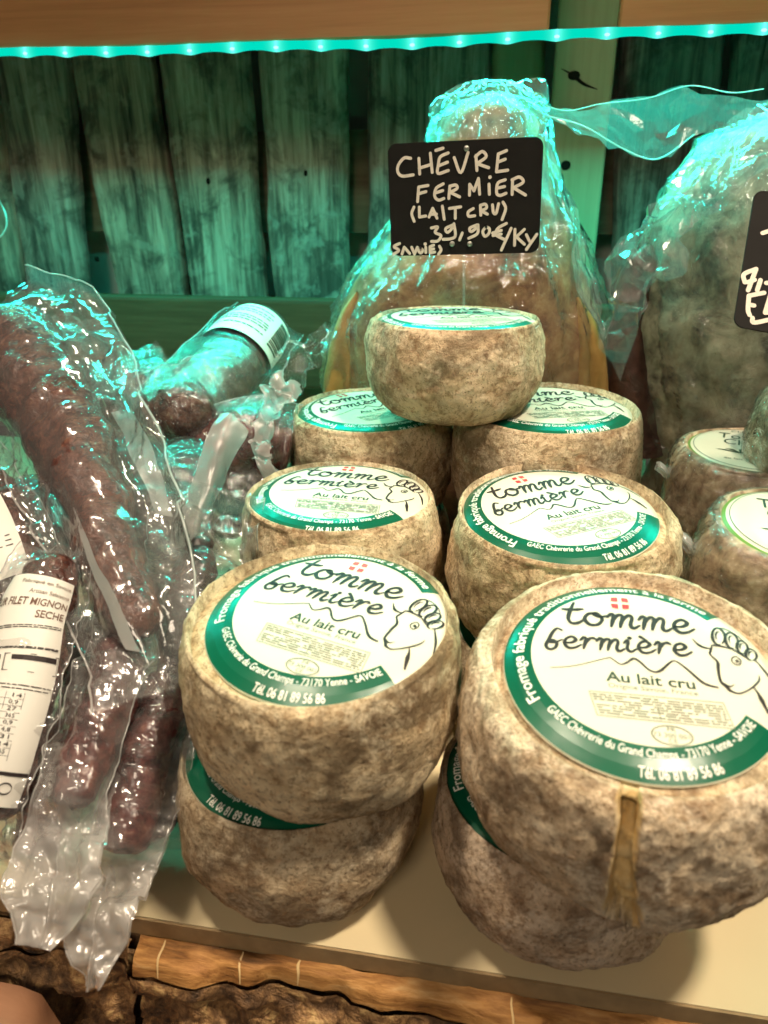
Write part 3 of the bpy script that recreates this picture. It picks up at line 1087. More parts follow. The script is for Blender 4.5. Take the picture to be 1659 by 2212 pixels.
def goat_cheese(label, P, R, h, tx, ty, lrot, seed, tint=(1, 1, 1), lscale=1.0, loff=(0, 0), crack=None, nseg=150, yaw=0, lump=1.0, lower=False, rt=0.87):
    rot = Matrix.Rotation(R_(tx), 3, 'X') @ Matrix.Rotation(R_(ty), 3, 'Y')
    n = rot @ Vector((0, 0, 1))
    o3 = rot @ Vector((loff[0], loff[1], 0))
    base = Vector(P) - n * h - o3
    root = empty('goat_cheese', base, rot.to_euler())
    tag(root, label, 'cheese', 'round goat cheeses with green ringed labels')
    rind = link('rind', cheese_mesh(R, h, seed, nseg, crack=crack, lump=lump, rt=rt), root)
    rind.color = (*tint, 1)
    lb = link('label', art['disc'], root)
    lb.location = (loff[0], loff[1], h + 0.0002)
    lb.rotation_euler = (0, 0, R_(lrot))
    lb.scale = (lscale, lscale, 1)
    for nm, key in ART_NAMES:
        link(nm, art[key], lb)
    return root


goat_cheese('large goat cheese at front left with complete tilted label, on top of another', (-0.082, 0.304, 0.169), 0.0715, 0.086, 5, 0, -16, 1.0,
            (1.18, 1.13, 0.95), loff=(0.005, 0.0))
goat_cheese('cheese with a split yellow gash, label cut by the right picture edge', (0.064, 0.292, 0.164), 0.0830, 0.093, 9, 0, 0, 2.3,
            (1.30, 1.25, 1.15), rt=0.78, loff=(-0.002, 0.0), crack=(R_(-97), 0.084, 0.014, 0.08, 1.03), nseg=620)
goat_cheese('goat cheese on the shelf beneath the front left labelled cheese', (-0.105, 0.310, 0.081), 0.0695, 0.081, 0, 0, -30, 3.7, (1.0, 0.93, 0.80))
goat_cheese('mauve grey goat cheese on the shelf beneath the split cheese', (0.036, 0.312, 0.076), 0.070, 0.076, 0, 0, -10, 4.1, (1.02, 0.93, 0.87), loff=(-0.004, 0))
goat_cheese('goat cheese in the middle row left, directly behind the front left cheese', (-0.110, 0.452, 0.169), 0.069, 0.085, -1, 0, -3, 5.9, (1.15, 1.06, 0.90))
goat_cheese('goat cheese in the middle row right, behind the split cheese', (0.034, 0.440, 0.173), 0.0720, 0.088, 5, 0, 30, 6.4, (1.20, 1.10, 0.94), loff=(-0.002, 0))
goat_cheese('goat cheese in the back row left, half hidden under the topmost cheese', (-0.114, 0.588, 0.186), 0.0695, 0.090, 0, 0, 40, 7.7, (1.12, 1.05, 0.90))
goat_cheese('goat cheese in the back row right, half hidden under the topmost cheese', (0.029, 0.572, 0.199), 0.0745, 0.098, 0, 0, 16, 8.8, (1.12, 1.05, 0.92), lscale=1.02)
goat_cheese('topmost goat cheese of the heap, alone, below the black price card', (-0.044, 0.564, 0.266), 0.0665, 0.071, -2, 0, 20, 9.2, (1.22, 1.12, 0.97))
# the lower tier that carries the rows behind
goat_cheese('lower goat cheese hidden under the left one of the middle row', (-0.112, 0.455, 0.083), 0.069, 0.083, 0, 0, 5, 10.2, (0.95, 0.9, 0.8))
goat_cheese('lower goat cheese hidden under the right one of the middle row', (0.034, 0.446, 0.084), 0.071, 0.084, 0, 0, 12, 11.6, (0.95, 0.9, 0.8))
goat_cheese('lower goat cheese hidden under the left one of the back row', (-0.116, 0.594, 0.095), 0.069, 0.095, 0, 0, 5, 12.2, (0.95, 0.9, 0.8))
goat_cheese('lower goat cheese hidden under the right one of the back row', (0.032, 0.594, 0.100), 0.071, 0.100, 0, 0, 12, 13.6, (0.95, 0.9, 0.8))

# ------------------------------------------------------------------ right hand cheeses in film
LR2 = 0.050
fl = Flat()
N = 100
vv, ff = [], []
for i in range(N + 1):
    t = 2 * math.pi * i / N
    vv += [(0.90 * math.cos(t), 0.90 * math.sin(t)), (0.998 * math.cos(t), 0.998 * math.sin(t))]
    if i:
        ff.append((2 * i - 2, 2 * i - 1, 2 * i + 1, 2 * i))
fl.add(vv, ff)
c2 = {'rim': fl.mesh('lime_rim', M['lime'], lab_map(0.00015))}
fl = Flat()
fl.text('CHABLAIS', 0.12, (0.0, 0.62), 'CENTER', width=0.62)
fl.text('Tomme', 0.34, (-0.50, 0.30), 'LEFT', bold=0.0, width=0.95)
fl.text('Chablais', 0.34, (-0.42, 0.03), 'LEFT', bold=0.0, width=0.98)
fl.stroke([(0.855 * math.cos(t), 0.855 * math.sin(t)) for t in np.linspace(0, 2 * math.pi, 40)[:-1]], 0.008, 2, closed=True)
c2['txt'] = fl.mesh('title_lettering', M['ink_green'], lab_map(0.0003))
fl = Flat()
for k in range(5):
    a = 0.5 + k * 0.55
    fl.stroke([(-0.15, -0.32), (-0.15 + 0.22 * math.cos(a), -0.32 + 0.13 * math.sin(a)), (-0.15 + 0.40 * math.cos(a), -0.32 + 0.16 * math.sin(a))], [0.01, 0.05, 0.008])
fl.text('au lait de chèvre', 0.11, (0, -0.62), 'CENTER', width=0.75)
c2['leaf'] = fl.mesh('leaf_print', M['ink_green'], lab_map(0.0003))
fl = Flat()
fl.dot((0.10, 0.22), 0.50, 0.48)
c2['wm'] = fl.mesh('grey_print', M['ink_pale'], lab_map(0.0002))


def wrapped_cheese(label, P, R, h, tx, ty, lrot, seed, spike=True):
    rot = Matrix.Rotation(R_(tx), 3, 'X') @ Matrix.Rotation(R_(ty), 3, 'Y')
    n = rot @ Vector((0, 0, 1))
    root = empty('wrapped_cheese', Vector(P) - n * h, rot.to_euler())
    tag(root, label, 'cheese', 'film wrapped cheeses with lime rimmed labels')
    me = cheese_mesh(R, h, seed, 110, 60, lump=1.3, rt=0.80, ex=3.2)
    V = np.zeros(len(me.vertices) * 3)
    me.vertices.foreach_get('co', V)
    V = V.reshape(-1, 3)
    k = 1.06 - 0.14 * np.clip(V[:, 2] / h, 0, 1)
    V[:, 0] *= k
    V[:, 1] *= k
    me.vertices.foreach_set('co', V.reshape(-1))
    me.materials.clear()
    me.materials.append(M['cheese_wrapped'])
    link('rind', me, root)
    # cling film: a slightly larger, wrinkled skin
    F = V.copy()
    rr = np.linalg.norm(F[:, :2], axis=1, keepdims=True)
    nrm = np.concatenate([F[:, :2] / np.maximum(rr, 1e-6), (F[:, 2:3] - h / 2) / (h / 2) * 0.4], 1)
    th = np.arctan2(F[:, 1], F[:, 0])
    wr = 0.0012 + 0.0010 * np.abs(fbm(np.stack([th * 9, F[:, 2] * 40 + seed, th * 0], 1), 3))
    wr = np.where(F[:, 2] > h * 0.93, 0.0006, wr)
    F = F + nrm * wr[:, None]
    F[:, 2] = np.where(F[:, 2] > h - 0.006, np.minimum(F[:, 2], h - 0.0006), F[:, 2])
    nm = me.copy()
    nm.vertices.foreach_set('co', F.reshape(-1))
    nm.materials.clear()
    nm.materials.append(M['film_wrap'])
    link('cling_film', nm, root)
    if spike:   # twisted film tuft at the side
        pts = []
        ff = []
        for i in range(9):
            t = i / 8
            for j in range(9):
                s = j / 8 - 0.5
                pts.append((-R * 0.93 - 0.014 * t + 0.001 * math.sin(j * 2), s * 0.03 * (1 - t) ** 0.8, h * 0.55 + 0.012 * math.sin(t * 1.5) + 0.004 * math.cos(s * 14)))
        mesh_obj('film_tuft', pts, grid_faces(9, 9), M['film_milky'], root)
    lb = link('label', art['disc'], root)
    lb.location = (0, 0, h + 0.0004)
    lb.rotation_euler = (0, 0, R_(lrot))
    s = LR2 / LR
    lb.scale = (s, s, 1)
    for nm_, key in (('lime_rim', 'rim'), ('grey_print', 'wm'), ('title_lettering', 'txt'), ('leaf_print', 'leaf')):
        link(nm_, c2[key], lb)
    return root


P1 = at_d(1735, 1135, 0.47)
P2 = at_d(1622, 968, 0.60)
P3 = at_d(1832, 845, 0.55)
wrapped_cheese('film wrapped cheese with lime rimmed label at right edge, nearest of the three', P1, 0.062, 0.066, 6, 2, -8, 21.0)
wrapped_cheese('film wrapped cheese with turquoise lit label under another one, right of the heap', P2, 0.060, 0.070, 2, 0, -14, 22.0)
wrapped_cheese('film wrapped cheese cut by the right edge, resting above the turquoise lit label', P3, 0.060, 0.066, 0, 0, 0, 23.0, False)
# carriers below the front two (out of sight)
wrapped_cheese('lower film wrapped cheese hidden beneath the nearest lime labelled one', (P1[0] + 0.01, P1[1] + 0.012, P1[2] - 0.068), 0.062, max(0.04, P1[2] - 0.068), 0, 0, 0, 24.0, False)
wrapped_cheese('lower film wrapped cheese hidden beneath the turquoise lit one', (P2[0] + 0.004, P2[1] + 0.004, P2[2] - 0.071), 0.060, max(0.04, P2[2] - 0.071), 0, 0, 0, 25.0, False)


# ------------------------------------------------------------------ price cards
def rounded_rect(w, h, r, n=6):
    pts = []
    for cx, cy, a in ((w / 2 - r, h / 2 - r, 0), (-w / 2 + r, h / 2 - r, 90), (-w / 2 + r, -h / 2 + r, 180), (w / 2 - r, -h / 2 + r, 270)):
        for i in range(n + 1):
            t = R_(a + 90 * i / n)
            pts.append((cx + r * math.cos(t), cy + r * math.sin(t)))
    return pts


def price_card(label, center, xdir, zdir, w, h, strokes, dots, rivets, sw, spike_len):
    X = Vector(xdir).normalized()
    Zd = Vector(zdir)
    Zd = (Zd - X * Zd.dot(X)).normalized()
    Nn = X.cross(Zd)     # away from the viewer is +Y for X right, Z up -> X x Z = -Y (towards the viewer)
    root = empty('price_card')
    root.matrix_world = Matrix(((X[0], Nn[0], Zd[0], center[0]), (X[1], Nn[1], Zd[1], center[1]), (X[2], Nn[2], Zd[2], center[2]), (0, 0, 0, 1)))
    tag(root, label, 'price card', 'black handwritten price cards')
    pts = rounded_rect(w, h, 0.006)
    n = len(pts)
    v = [(p[0], 0.0006, p[1]) for p in pts] + [(p[0], -0.0006, p[1]) for p in pts]
    f = [tuple(range(n)), tuple(range(2 * n - 1, n - 1, -1))] + [(i, n + i, n + (i + 1) % n, (i + 1) % n) for i in range(n)]
    mesh_obj('card', v, f, M['card'], root, False)
    fl = Flat()
    for s in strokes:
        fl.stroke(s, sw, 6)
    for d_ in dots:
        fl.dot(d_, sw * 0.6)
    me = fl.mesh('chalk_lettering', M['chalk'], lambda V, e: np.stack([V[:, 0], 0.0009 + e, V[:, 1]], 1))
    link('chalk_lettering', me, root)
    for (rx, rz) in rivets:
        vv = []
        for i in range(4):
            a = math.pi / 2 * i / 3.2
            for t in np.linspace(0, 2 * math.pi, 13)[:-1]:
                vv.append((rx + 0.0019 * math.cos(a) * math.cos(t), 0.0007 + 0.0013 * math.sin(a), rz + 0.0019 * math.cos(a) * math.sin(t)))
        mesh_obj('rivet', vv, grid_faces(4, 12, True) + [tuple(range(36, 48))], M['rivet'], root)
    if spike_len:
        v, f = box_vf(-0.001, 0.001, -0.0016, -0.0004 - 0.0003, -h / 2 - spike_len, -h / 2 + 0.02)
        mesh_obj('clear_spike', v, f, M['clear'], root, False)
    return root


def card_px(x, y):
    """zoomed photo pixel -> metres on the card, origin at its centre"""
    u = (x - 120) / 1390.0
    top = 140 - 80 * u
    bot = 1145 - 35 * u
    vv = (y - top) / (bot - top)
    return ((u - 0.5) * 0.104, (0.5 - vv) * 0.0725)


CS = [
    [(330, 260), (270, 258), (215, 320), (208, 380), (250, 415), (350, 403)],
    [(405, 260), (410, 395)], [(510, 215), (525, 380)], [(405, 345), (520, 310)],
    [(560, 190), (625, 170)], [(672, 210), (600, 245), (582, 310), (578, 388), (672, 362)], [(590, 320), (665, 290)],
    [(725, 250), (785, 380), (850, 205)], [(920, 230), (930, 360)], [(915, 240), (975, 195), (1010, 240), (930, 300)], [(930, 300), (1035, 335)],
    [(1190, 185), (1120, 215)], [(1118, 215), (1105, 370)], [(1105, 370), (1205, 355)], [(1115, 285), (1180, 260)],
    [(485, 495), (400, 510)], [(398, 512), (385, 640)], [(395, 570), (465, 550)],
    [(625, 480), (560, 520), (545, 590), (580, 625), (630, 610)], [(555, 560), (620, 540)],
    [(685, 500), (675, 610)], [(685, 500), (740, 490), (750, 520), (688, 555)], [(688, 555), (775, 595)],
    [(865, 580), (866, 482)], [(866, 482), (905, 540)], [(905, 540), (945, 430)], [(945, 430), (957, 570)],
    [(1040, 480), (1045, 570)], [(1185, 440), (1120, 470), (1110, 555), (1140, 580), (1195, 560)], [(1115, 515), (1180, 500)],
    [(1250, 440), (1250, 570)], [(1245, 440), (1310, 415), (1345, 460), (1260, 510)], [(1260, 510), (1370, 575)],
    [(350, 690), (328, 750), (350, 820)], [(400, 690), (400, 780)], [(400, 780), (460, 770)], [(490, 780), (525, 700)], [(525, 700), (565, 790)], [(500, 755), (560, 752)],
    [(615, 680), (632, 800)], [(680, 700), (785, 685)], [(735, 695), (735, 790)],
    [(900, 700), (855, 730), (860, 770), (915, 765)], [(965, 670), (970, 760)], [(965, 670), (1010, 660), (1020, 695), (970, 720)], [(970, 720), (1030, 750)],
    [(1075, 665), (1085, 735), (1110, 740), (1130, 655)], [(1170, 640), (1195, 700), (1165, 800)],
    [(510, 880), (570, 870), (545, 920), (600, 950), (570, 1000), (510, 1005)],
    [(715, 850), (645, 885), (665, 920), (720, 865)], [(722, 840), (735, 950), (690, 980), (620, 985)], [(800, 925), (775, 990)],
    [(935, 850), (870, 880), (885, 912), (945, 865)], [(945, 850), (940, 930), (860, 975)],
    [(1020, 868), (990, 910), (1010, 955), (1045, 930), (1050, 885), (1020, 868)],
    [(1205, 835), (1130, 880), (1112, 940), (1190, 985)], [(1080, 925), (1160, 900)], [(1085, 948), (1160, 935)],
    [(1250, 880), (1165, 1085)], [(1285, 890), (1285, 1040)], [(1370, 890), (1300, 960)], [(1300, 960), (1375, 1030)],
    [(1390, 940), (1420, 1000)], [(1485, 935), (1395, 1080)],
    [(205, 1025), (150, 1055), (195, 1090), (140, 1130)], [(225, 1125), (248, 1060)], [(248, 1060), (300, 1120)], [(320, 1060), (345, 1125)], [(345, 1125), (375, 1060)],
    [(405, 1068), (385, 1090), (405, 1115), (425, 1090), (405, 1068)], [(455, 1060), (455, 1110)],
    [(530, 1040), (495, 1055)], [(495, 1055), (495, 1115)], [(495, 1115), (540, 1105)], [(495, 1085), (530, 1075)], [(585, 1050), (600, 1085), (575, 1125)],
]
cst = [[card_px(*p) for p in s] for s in CS]
TL, TR, BR_, BL_ = on_y(842, 312, .562), on_y(1175, 295, .562), on_y(1165, 545, .562), on_y(840, 552, .562)
cen = (TL + TR + BR_ + BL_) / 4
price_card('black price card for goat cheese at 39,90 standing on the topmost cheese', cen, (TR + BR_) - (TL + BL_), (TL + TR) - (BL_ + BR_), 0.104, 0.0725,
           cst, [card_px(1048, 418), card_px(450, 1030)], [card_px(835, 170), card_px(705, 1028), card_px(870, 1028)], 0.0020, 0.045)


def z2v(zx, zy):
    return (1780 + zx / 5.53) * 0.8641, (440 + zy / 5.53) * 0.8641


D2 = 0.46
n2 = -FW
tl2 = at_d(*z2v(590, 190), D2)
bl2 = at_d(*z2v(285, 2075), D2 * 0.97)
zd = tl2 - bl2
hh = np.linalg.norm(zd)
zd_u = zd / hh
xd_u = np.array([0.985, 0.10, 0.0])
xd_u = xd_u - zd_u * xd_u.dot(zd_u)
xd_u /= np.linalg.norm(xd_u)
cen2 = bl2 + zd / 2 + xd_u * 0.052
yn = np.cross(xd_u, zd_u)


def card2(zx, zy):
    vx, vy = z2v(zx, zy)
    r = ray(vx, vy)
    t = np.dot(cen2 - CO, yn) / np.dot(r, yn)
    p = CO + r * t - cen2
    return (p.dot(xd_u), p.dot(zd_u))


C2 = [[(690, 800), (830, 755)], [(445, 1480), (432, 1370), (600, 1295)], [(600, 1295), (490, 1590)], [(480, 1480), (580, 1445)], [(660, 1450), (615, 1590)],
      [(740, 1490), (880, 1470)], [(710, 1625), (500, 1665)], [(500, 1665), (488, 1860), (510, 1930)], [(520, 1790), (572, 1800)],
      [(550, 1970), (580, 2035), (900, 1965)], [(800, 1650), (725, 1900)], [(725, 1900), (900, 1880)]]
price_card('black price card cut by the right picture edge above the wrapped cheeses', cen2, xd_u, zd_u, 0.104, hh, [[card2(*p) for p in s] for s in C2], [], [], 0.0027, 0.05)


# ------------------------------------------------------------------ hams in plastic bags
def blob_rings(prof, nseg, depth, cy, seed, amp, ycurve=None, fold=0.0, foldn=13, backflat=1.0):
    """prof: rows (z, xl, xr); returns verts of rings"""
    prof = np.array(prof)
    zz = prof[:, 0]
    n = 70
    t = np.linspace(0, 1, n)
    zs = np.interp(t, np.linspace(0, 1, len(zz)), zz)
    k = np.argsort(zz)
    zs = np.linspace(zz.min(), zz.max(), n)
    xl = np.interp(zs, zz[k], prof[k, 1])
    xr = np.interp(zs, zz[k], prof[k, 2])
    ker = np.ones(5) / 5
    xl = np.convolve(np.pad(xl, 2, 'edge'), ker, 'valid')
    xr = np.convolve(np.pad(xr, 2, 'edge'), ker, 'valid')
    V = []
    th = np.linspace(0, 2 * math.pi, nseg + 1)[:-1]
    for i, z in enumerate(zs):
        hw = (xr[i] - xl[i]) / 2
        cx = (xr[i] + xl[i]) / 2
        dd = min(hw * 0.85, depth)
        endf = math.sqrt(max(0.0, min(1, (zs[-1] - z) / 0.02))) if zs[-1] - z < 0.02 else 1
        for a in th:
            V.append((cx + hw * math.cos(a) * endf, cy + dd * math.sin(a) * endf, z))
    V = np.array(V)
    A = np.tile(th, n)
    rad = np.stack([np.cos(A), np.sin(A) * 0.8, 0 * A], 1)
    d_ = amp * fbm(V * 22 + seed, 4)
    if fold:
        d_ = d_ + fold * fbm(np.stack([np.cos(A) * 4.5, np.sin(A) * 4.5, V[:, 2] * 9 + seed], 1), 3) + fold * 0.5 * np.abs(fbm(V * 60 + seed, 3))
    return V + rad * d_[:, None], grid_faces(n, nseg, True), n


YH = 0.745
sil = [(712, 1210, 1320), (700, 1000, 1322), (708, 800, 1322), (716, 700, 1312), (742, 625, 1292), (800, 545, 1262), (850, 480, 1232), (900, 390, 1200), (930, 300, 1172), (945, 235, 1165), (960, 198, 1150)]
prof = []
for (xl_, yv, xr_) in sil:
    z = on_y(1015, yv, YH)[2]
    prof.append((max(z, 0.0), on_y(xl_, yv, YH)[0], on_y(xr_, yv, YH)[0]))
prof[0] = (0.0, prof[0][1] + 0.01, prof[0][2] - 0.01)
ham = empty('bagged_ham', (on_y(1015, 800, YH)[0], YH, 0))
ham.location = (0, 0, 0)
tag(ham, 'dry cured ham with amber edges in a clear bag behind the topmost cheese', 'ham', 'bagged hams behind the cheeses')
sh = [(z, (a + b_) / 2 + (a - b_) / 2 * 0.95, (a + b_) / 2 + (b_ - a) / 2 * 0.95) for z, a, b_ in prof if z < 0.44]
V, F, n = blob_rings(sh, 96, 0.085, YH + 0.01, 3.0, 0.004)
o = mesh_obj('ham_meat', V, F, M['ham'], ham)
# amber fat band round the rim of the ham (a rib along each flank)
for side in (-1, 1):
    pts, rad = [], []
    for z, a, b_ in sh:
        if z < 0.285:
            pts.append(((a + 0.0135) if side < 0 else (b_ - 0.0135), YH - 0.030, z))
    pts = catmull(pts, 6)
    rr_ = np.repeat(0.018 * np.clip(np.linspace(1.6, 0.0, len(pts)), 0.02, 1) ** 0.7, 16)
    v, f = tube(pts, 0.018, 16)
    ctr = np.repeat(np.asarray(pts), 16, 0)
    v = ctr + (np.array(v) - ctr) * (rr_ / 0.018)[:, None]
    v = np.array(v)
    v = v + 0.002 * fbm(v * 40, 3)[:, None]
    mesh_obj('fat_rim', v, f, M['fat'], ham)
bag = [(z, a - 0.003, b_ + 0.003) for z, a, b_ in prof]
V, F, n = blob_rings(bag, 160, 0.098, YH + 0.008, 8.0, 0.003, fold=0.009)
mesh_obj('clear_bag', V, F, M['film_bag'], ham)


def loft(name, curves, mat, parent, nu=30, nv=14, amp=0.002, seed=0.0, fr=40, smooth=True):
    Cs = [catmull(c, max(2, nu // max(1, len(c) - 1))) for c in curves]
    Cs = [np.stack([np.interp(np.linspace(0, 1, nu), np.linspace(0, 1, len(c)), c[:, k]) for k in range(3)], 1) for c in Cs]
    G = []
    st = np.array(Cs)
    for u in range(nu):
        col = catmull(st[:, u, :], 8) if len(curves) > 2 else st[:, u, :]
        G.append(np.stack([np.interp(np.linspace(0, 1, nv), np.linspace(0, 1, len(col)), col[:, k]) for k in range(3)], 1))
    G = np.array(G)
    d_ = np.stack([fbm(G * fr + seed, 3), fbm(G * fr + seed + 9, 3), fbm(G * fr + seed + 21, 3)], -1)
    G = G + amp * d_
    return mesh_obj(name, G.reshape(-1, 3), grid_faces(nu, nv), mat, parent, smooth)


oy = lambda x, y, Y: on_y(x, y, Y)
# loose side of the bag, from the neck down the right flank
loft('bag_side_flap', [[oy(1095, 178, .735), oy(1178, 175, .73), oy(1192, 240, .725), oy(1200, 330, .715), oy(1250, 470, .70), oy(1290, 600, .69), oy(1312, 700, .68)],
                       [oy(1080, 200, .72), oy(1150, 200, .70), oy(1165, 250, .69), oy(1178, 330, .68), oy(1215, 470, .67), oy(1245, 600, .66), oy(1290, 720, .66)]],
     M['film_fold'], ham, 24, 7, 0.006, 2.0, 45, False)
# crumpled neck of the bag
V, F, n = blob_rings([(prof[-3][0], on_y(933, 300, YH)[0], on_y(1172, 300, YH)[0]), (on_y(1000, 225, YH)[2], on_y(940, 225, YH)[0], on_y(1172, 225, YH)[0]),
                      (on_y(1000, 176, YH)[2], on_y(952, 180, YH)[0], on_y(1166, 180, YH)[0])], 120, 0.05, YH - 0.01, 19.0, 0.004, fold=0.008)
mesh_obj('bag_neck', V, F, M['film_wrap'], ham)
# film drawn tight between the two bags
loft('stretched_film', [[oy(1185, 228, .72), oy(1230, 240, .72), oy(1300, 224, .71), oy(1400, 212, .70), oy(1490, 184, .69), oy(1600, 205, .68), oy(1700, 205, .68)],
                        [oy(1185, 262, .72), oy(1260, 290, .72), oy(1340, 318, .71), oy(1410, 345, .70), oy(1460, 330, .69), oy(1540, 285, .68), oy(1700, 260, .68)]],
     M['film_fold'], ham, 22, 7, 0.006, 5.0, 45, False)
for cpts, r in (([(1180, 230), (1230, 239), (1300, 224), (1400, 212), (1490, 185), (1580, 200), (1650, 192)], 0.0005), ([(1182, 250), (1260, 272), (1340, 318), (1400, 343), (1440, 335), (1500, 290)], 0.0006)):
    v, f = tube(catmull([oy(x, y, .70) for x, y in cpts], 8), r, 6)
    mesh_obj('film_fold', v, f, M['film_milky'], ham)

YG = 0.735
sil2 = [(1395, 1000, 2120), (1385, 880, 2120), (1378, 760, 2120), (1385, 660, 2110), (1400, 560, 2090), (1432, 450, 2050), (1475, 380, 2010), (1530, 310, 1960), (1590, 262, 1900), (1650, 238, 1840)]
prof2 = []
for (xl_, yv, xr_) in sil2:
    prof2.append((on_y(1700, yv, YG)[2], on_y(xl_, yv, YG)[0], on_y(xr_, yv, YG)[0]))
prof2.insert(0, (0.0, prof2[0][1] + 0.012, prof2[0][2] - 0.012))
gham = empty('bagged_ham')
tag(gham, 'big grey green moulded ham in a clear bag at the right edge', 'ham', 'bagged hams behind the cheeses')
V, F, n = blob_rings(prof2, 110, 0.10, YG + 0.02, 31.0, 0.007)
mesh_obj('ham_meat', V, F, M['ham_green'], gham)
# dark flesh at its left flank
dk = [(on_y(1400, y, .70)[2], on_y(a, y, .70)[0], on_y(b_, y, .70)[0]) for a, y, b_ in ((1325, 1000, 1450), (1318, 840, 1430), (1322, 720, 1420), (1335, 620, 1430), (1360, 560, 1440), (1400, 520, 1440))]
V, F, n = blob_rings(dk, 48, 0.03, 0.735, 37.0, 0.005)
mesh_obj('dark_flesh', V, F, M['ham_dark'], gham)
bg2 = [(z + (0.004 if z > 0.1 else 0), a - 0.004, b_ + 0.004) for z, a, b_ in prof2]
V, F, n = blob_rings(bg2, 170, 0.112, YG + 0.018, 41.0, 0.004, fold=0.010)
mesh_obj('clear_bag', V, F, M['film_bag'], gham)
loft('bag_side_flap', [[oy(1290, 565, .70), oy(1340, 520, .70), oy(1390, 490, .70), oy(1440, 420, .69), oy(1480, 350, .69), oy(1560, 275, .69), oy(1680, 235, .69)],
                       [oy(1300, 640, .685), oy(1360, 600, .68), oy(1410, 560, .675), oy(1460, 480, .67), oy(1500, 400, .67), oy(1580, 330, .67), oy(1680, 290, .67)],
                       [oy(1320, 800, .685), oy(1380, 720, .67), oy(1430, 640, .66), oy(1480, 560, .66), oy(1530, 470, .66), oy(1600, 400, .66), oy(1690, 360, .66)]],
     M['film_fold'], gham, 26, 14, 0.012, 11.0, 45, False)


# ------------------------------------------------------------------ vacuum packs on the left
def frame_along(pts, up):
    P = np.asarray(pts)
    T = np.gradient(P, axis=0)
    T /= np.linalg.norm(T, axis=1)[:, None]
    U = np.asarray(up, float)
    Nn = U[None, :] - T * (T @ U)[:, None]
    Nn /= np.linalg.norm(Nn, axis=1)[:, None]
    S = np.cross(Nn, T)      # picture right for a tube that runs down the picture
    return P, T, Nn, S


CAMDIR = -FW


def resample(pts, n):
    c = catmull(pts, 12)
    L = np.concatenate([[0], np.cumsum(np.linalg.norm(np.diff(c, axis=0), axis=1))])
    t = np.linspace(0, L[-1], n)
    return np.stack([np.interp(t, L, c[:, k]) for k in range(3)], 1)


def lumpy_tube(name, pts, rs, mat, parent, seed, amp=0.003, up=None, n=70, k=40, flat=0.85, fr=38):
    P, T, Nn, S = frame_along(resample(pts, n), up if up is not None else CAMDIR)
    u = np.linspace(0, 1, n)
    r = np.interp(u, np.linspace(0, 1, len(rs)), rs)
    cap = np.sqrt(np.clip(1 - (np.clip(np.abs(u - 0.5) - 0.44, 0, 1) / 0.06) ** 2, 0, 1))
    r = r * np.maximum(cap, 0.02)
    V = []
    for i in range(n):
        for t in np.linspace(0, 2 * math.pi, k + 1)[:-1]:
            V.append(P[i] + r[i] * (S[i] * math.cos(t) + Nn[i] * flat * math.sin(t)))
    V = np.array(V)
    C_ = np.repeat(P, k, 0)
    D = V - C_
    D /= np.maximum(np.linalg.norm(D, axis=1), 1e-6)[:, None]
    V = V + D * (amp * fbm(V * fr + seed, 4) + 0.25 * amp * fbm(V * 170 + seed, 3))[:, None]
    return mesh_obj(name, V, grid_faces(n, k, True), mat, parent)


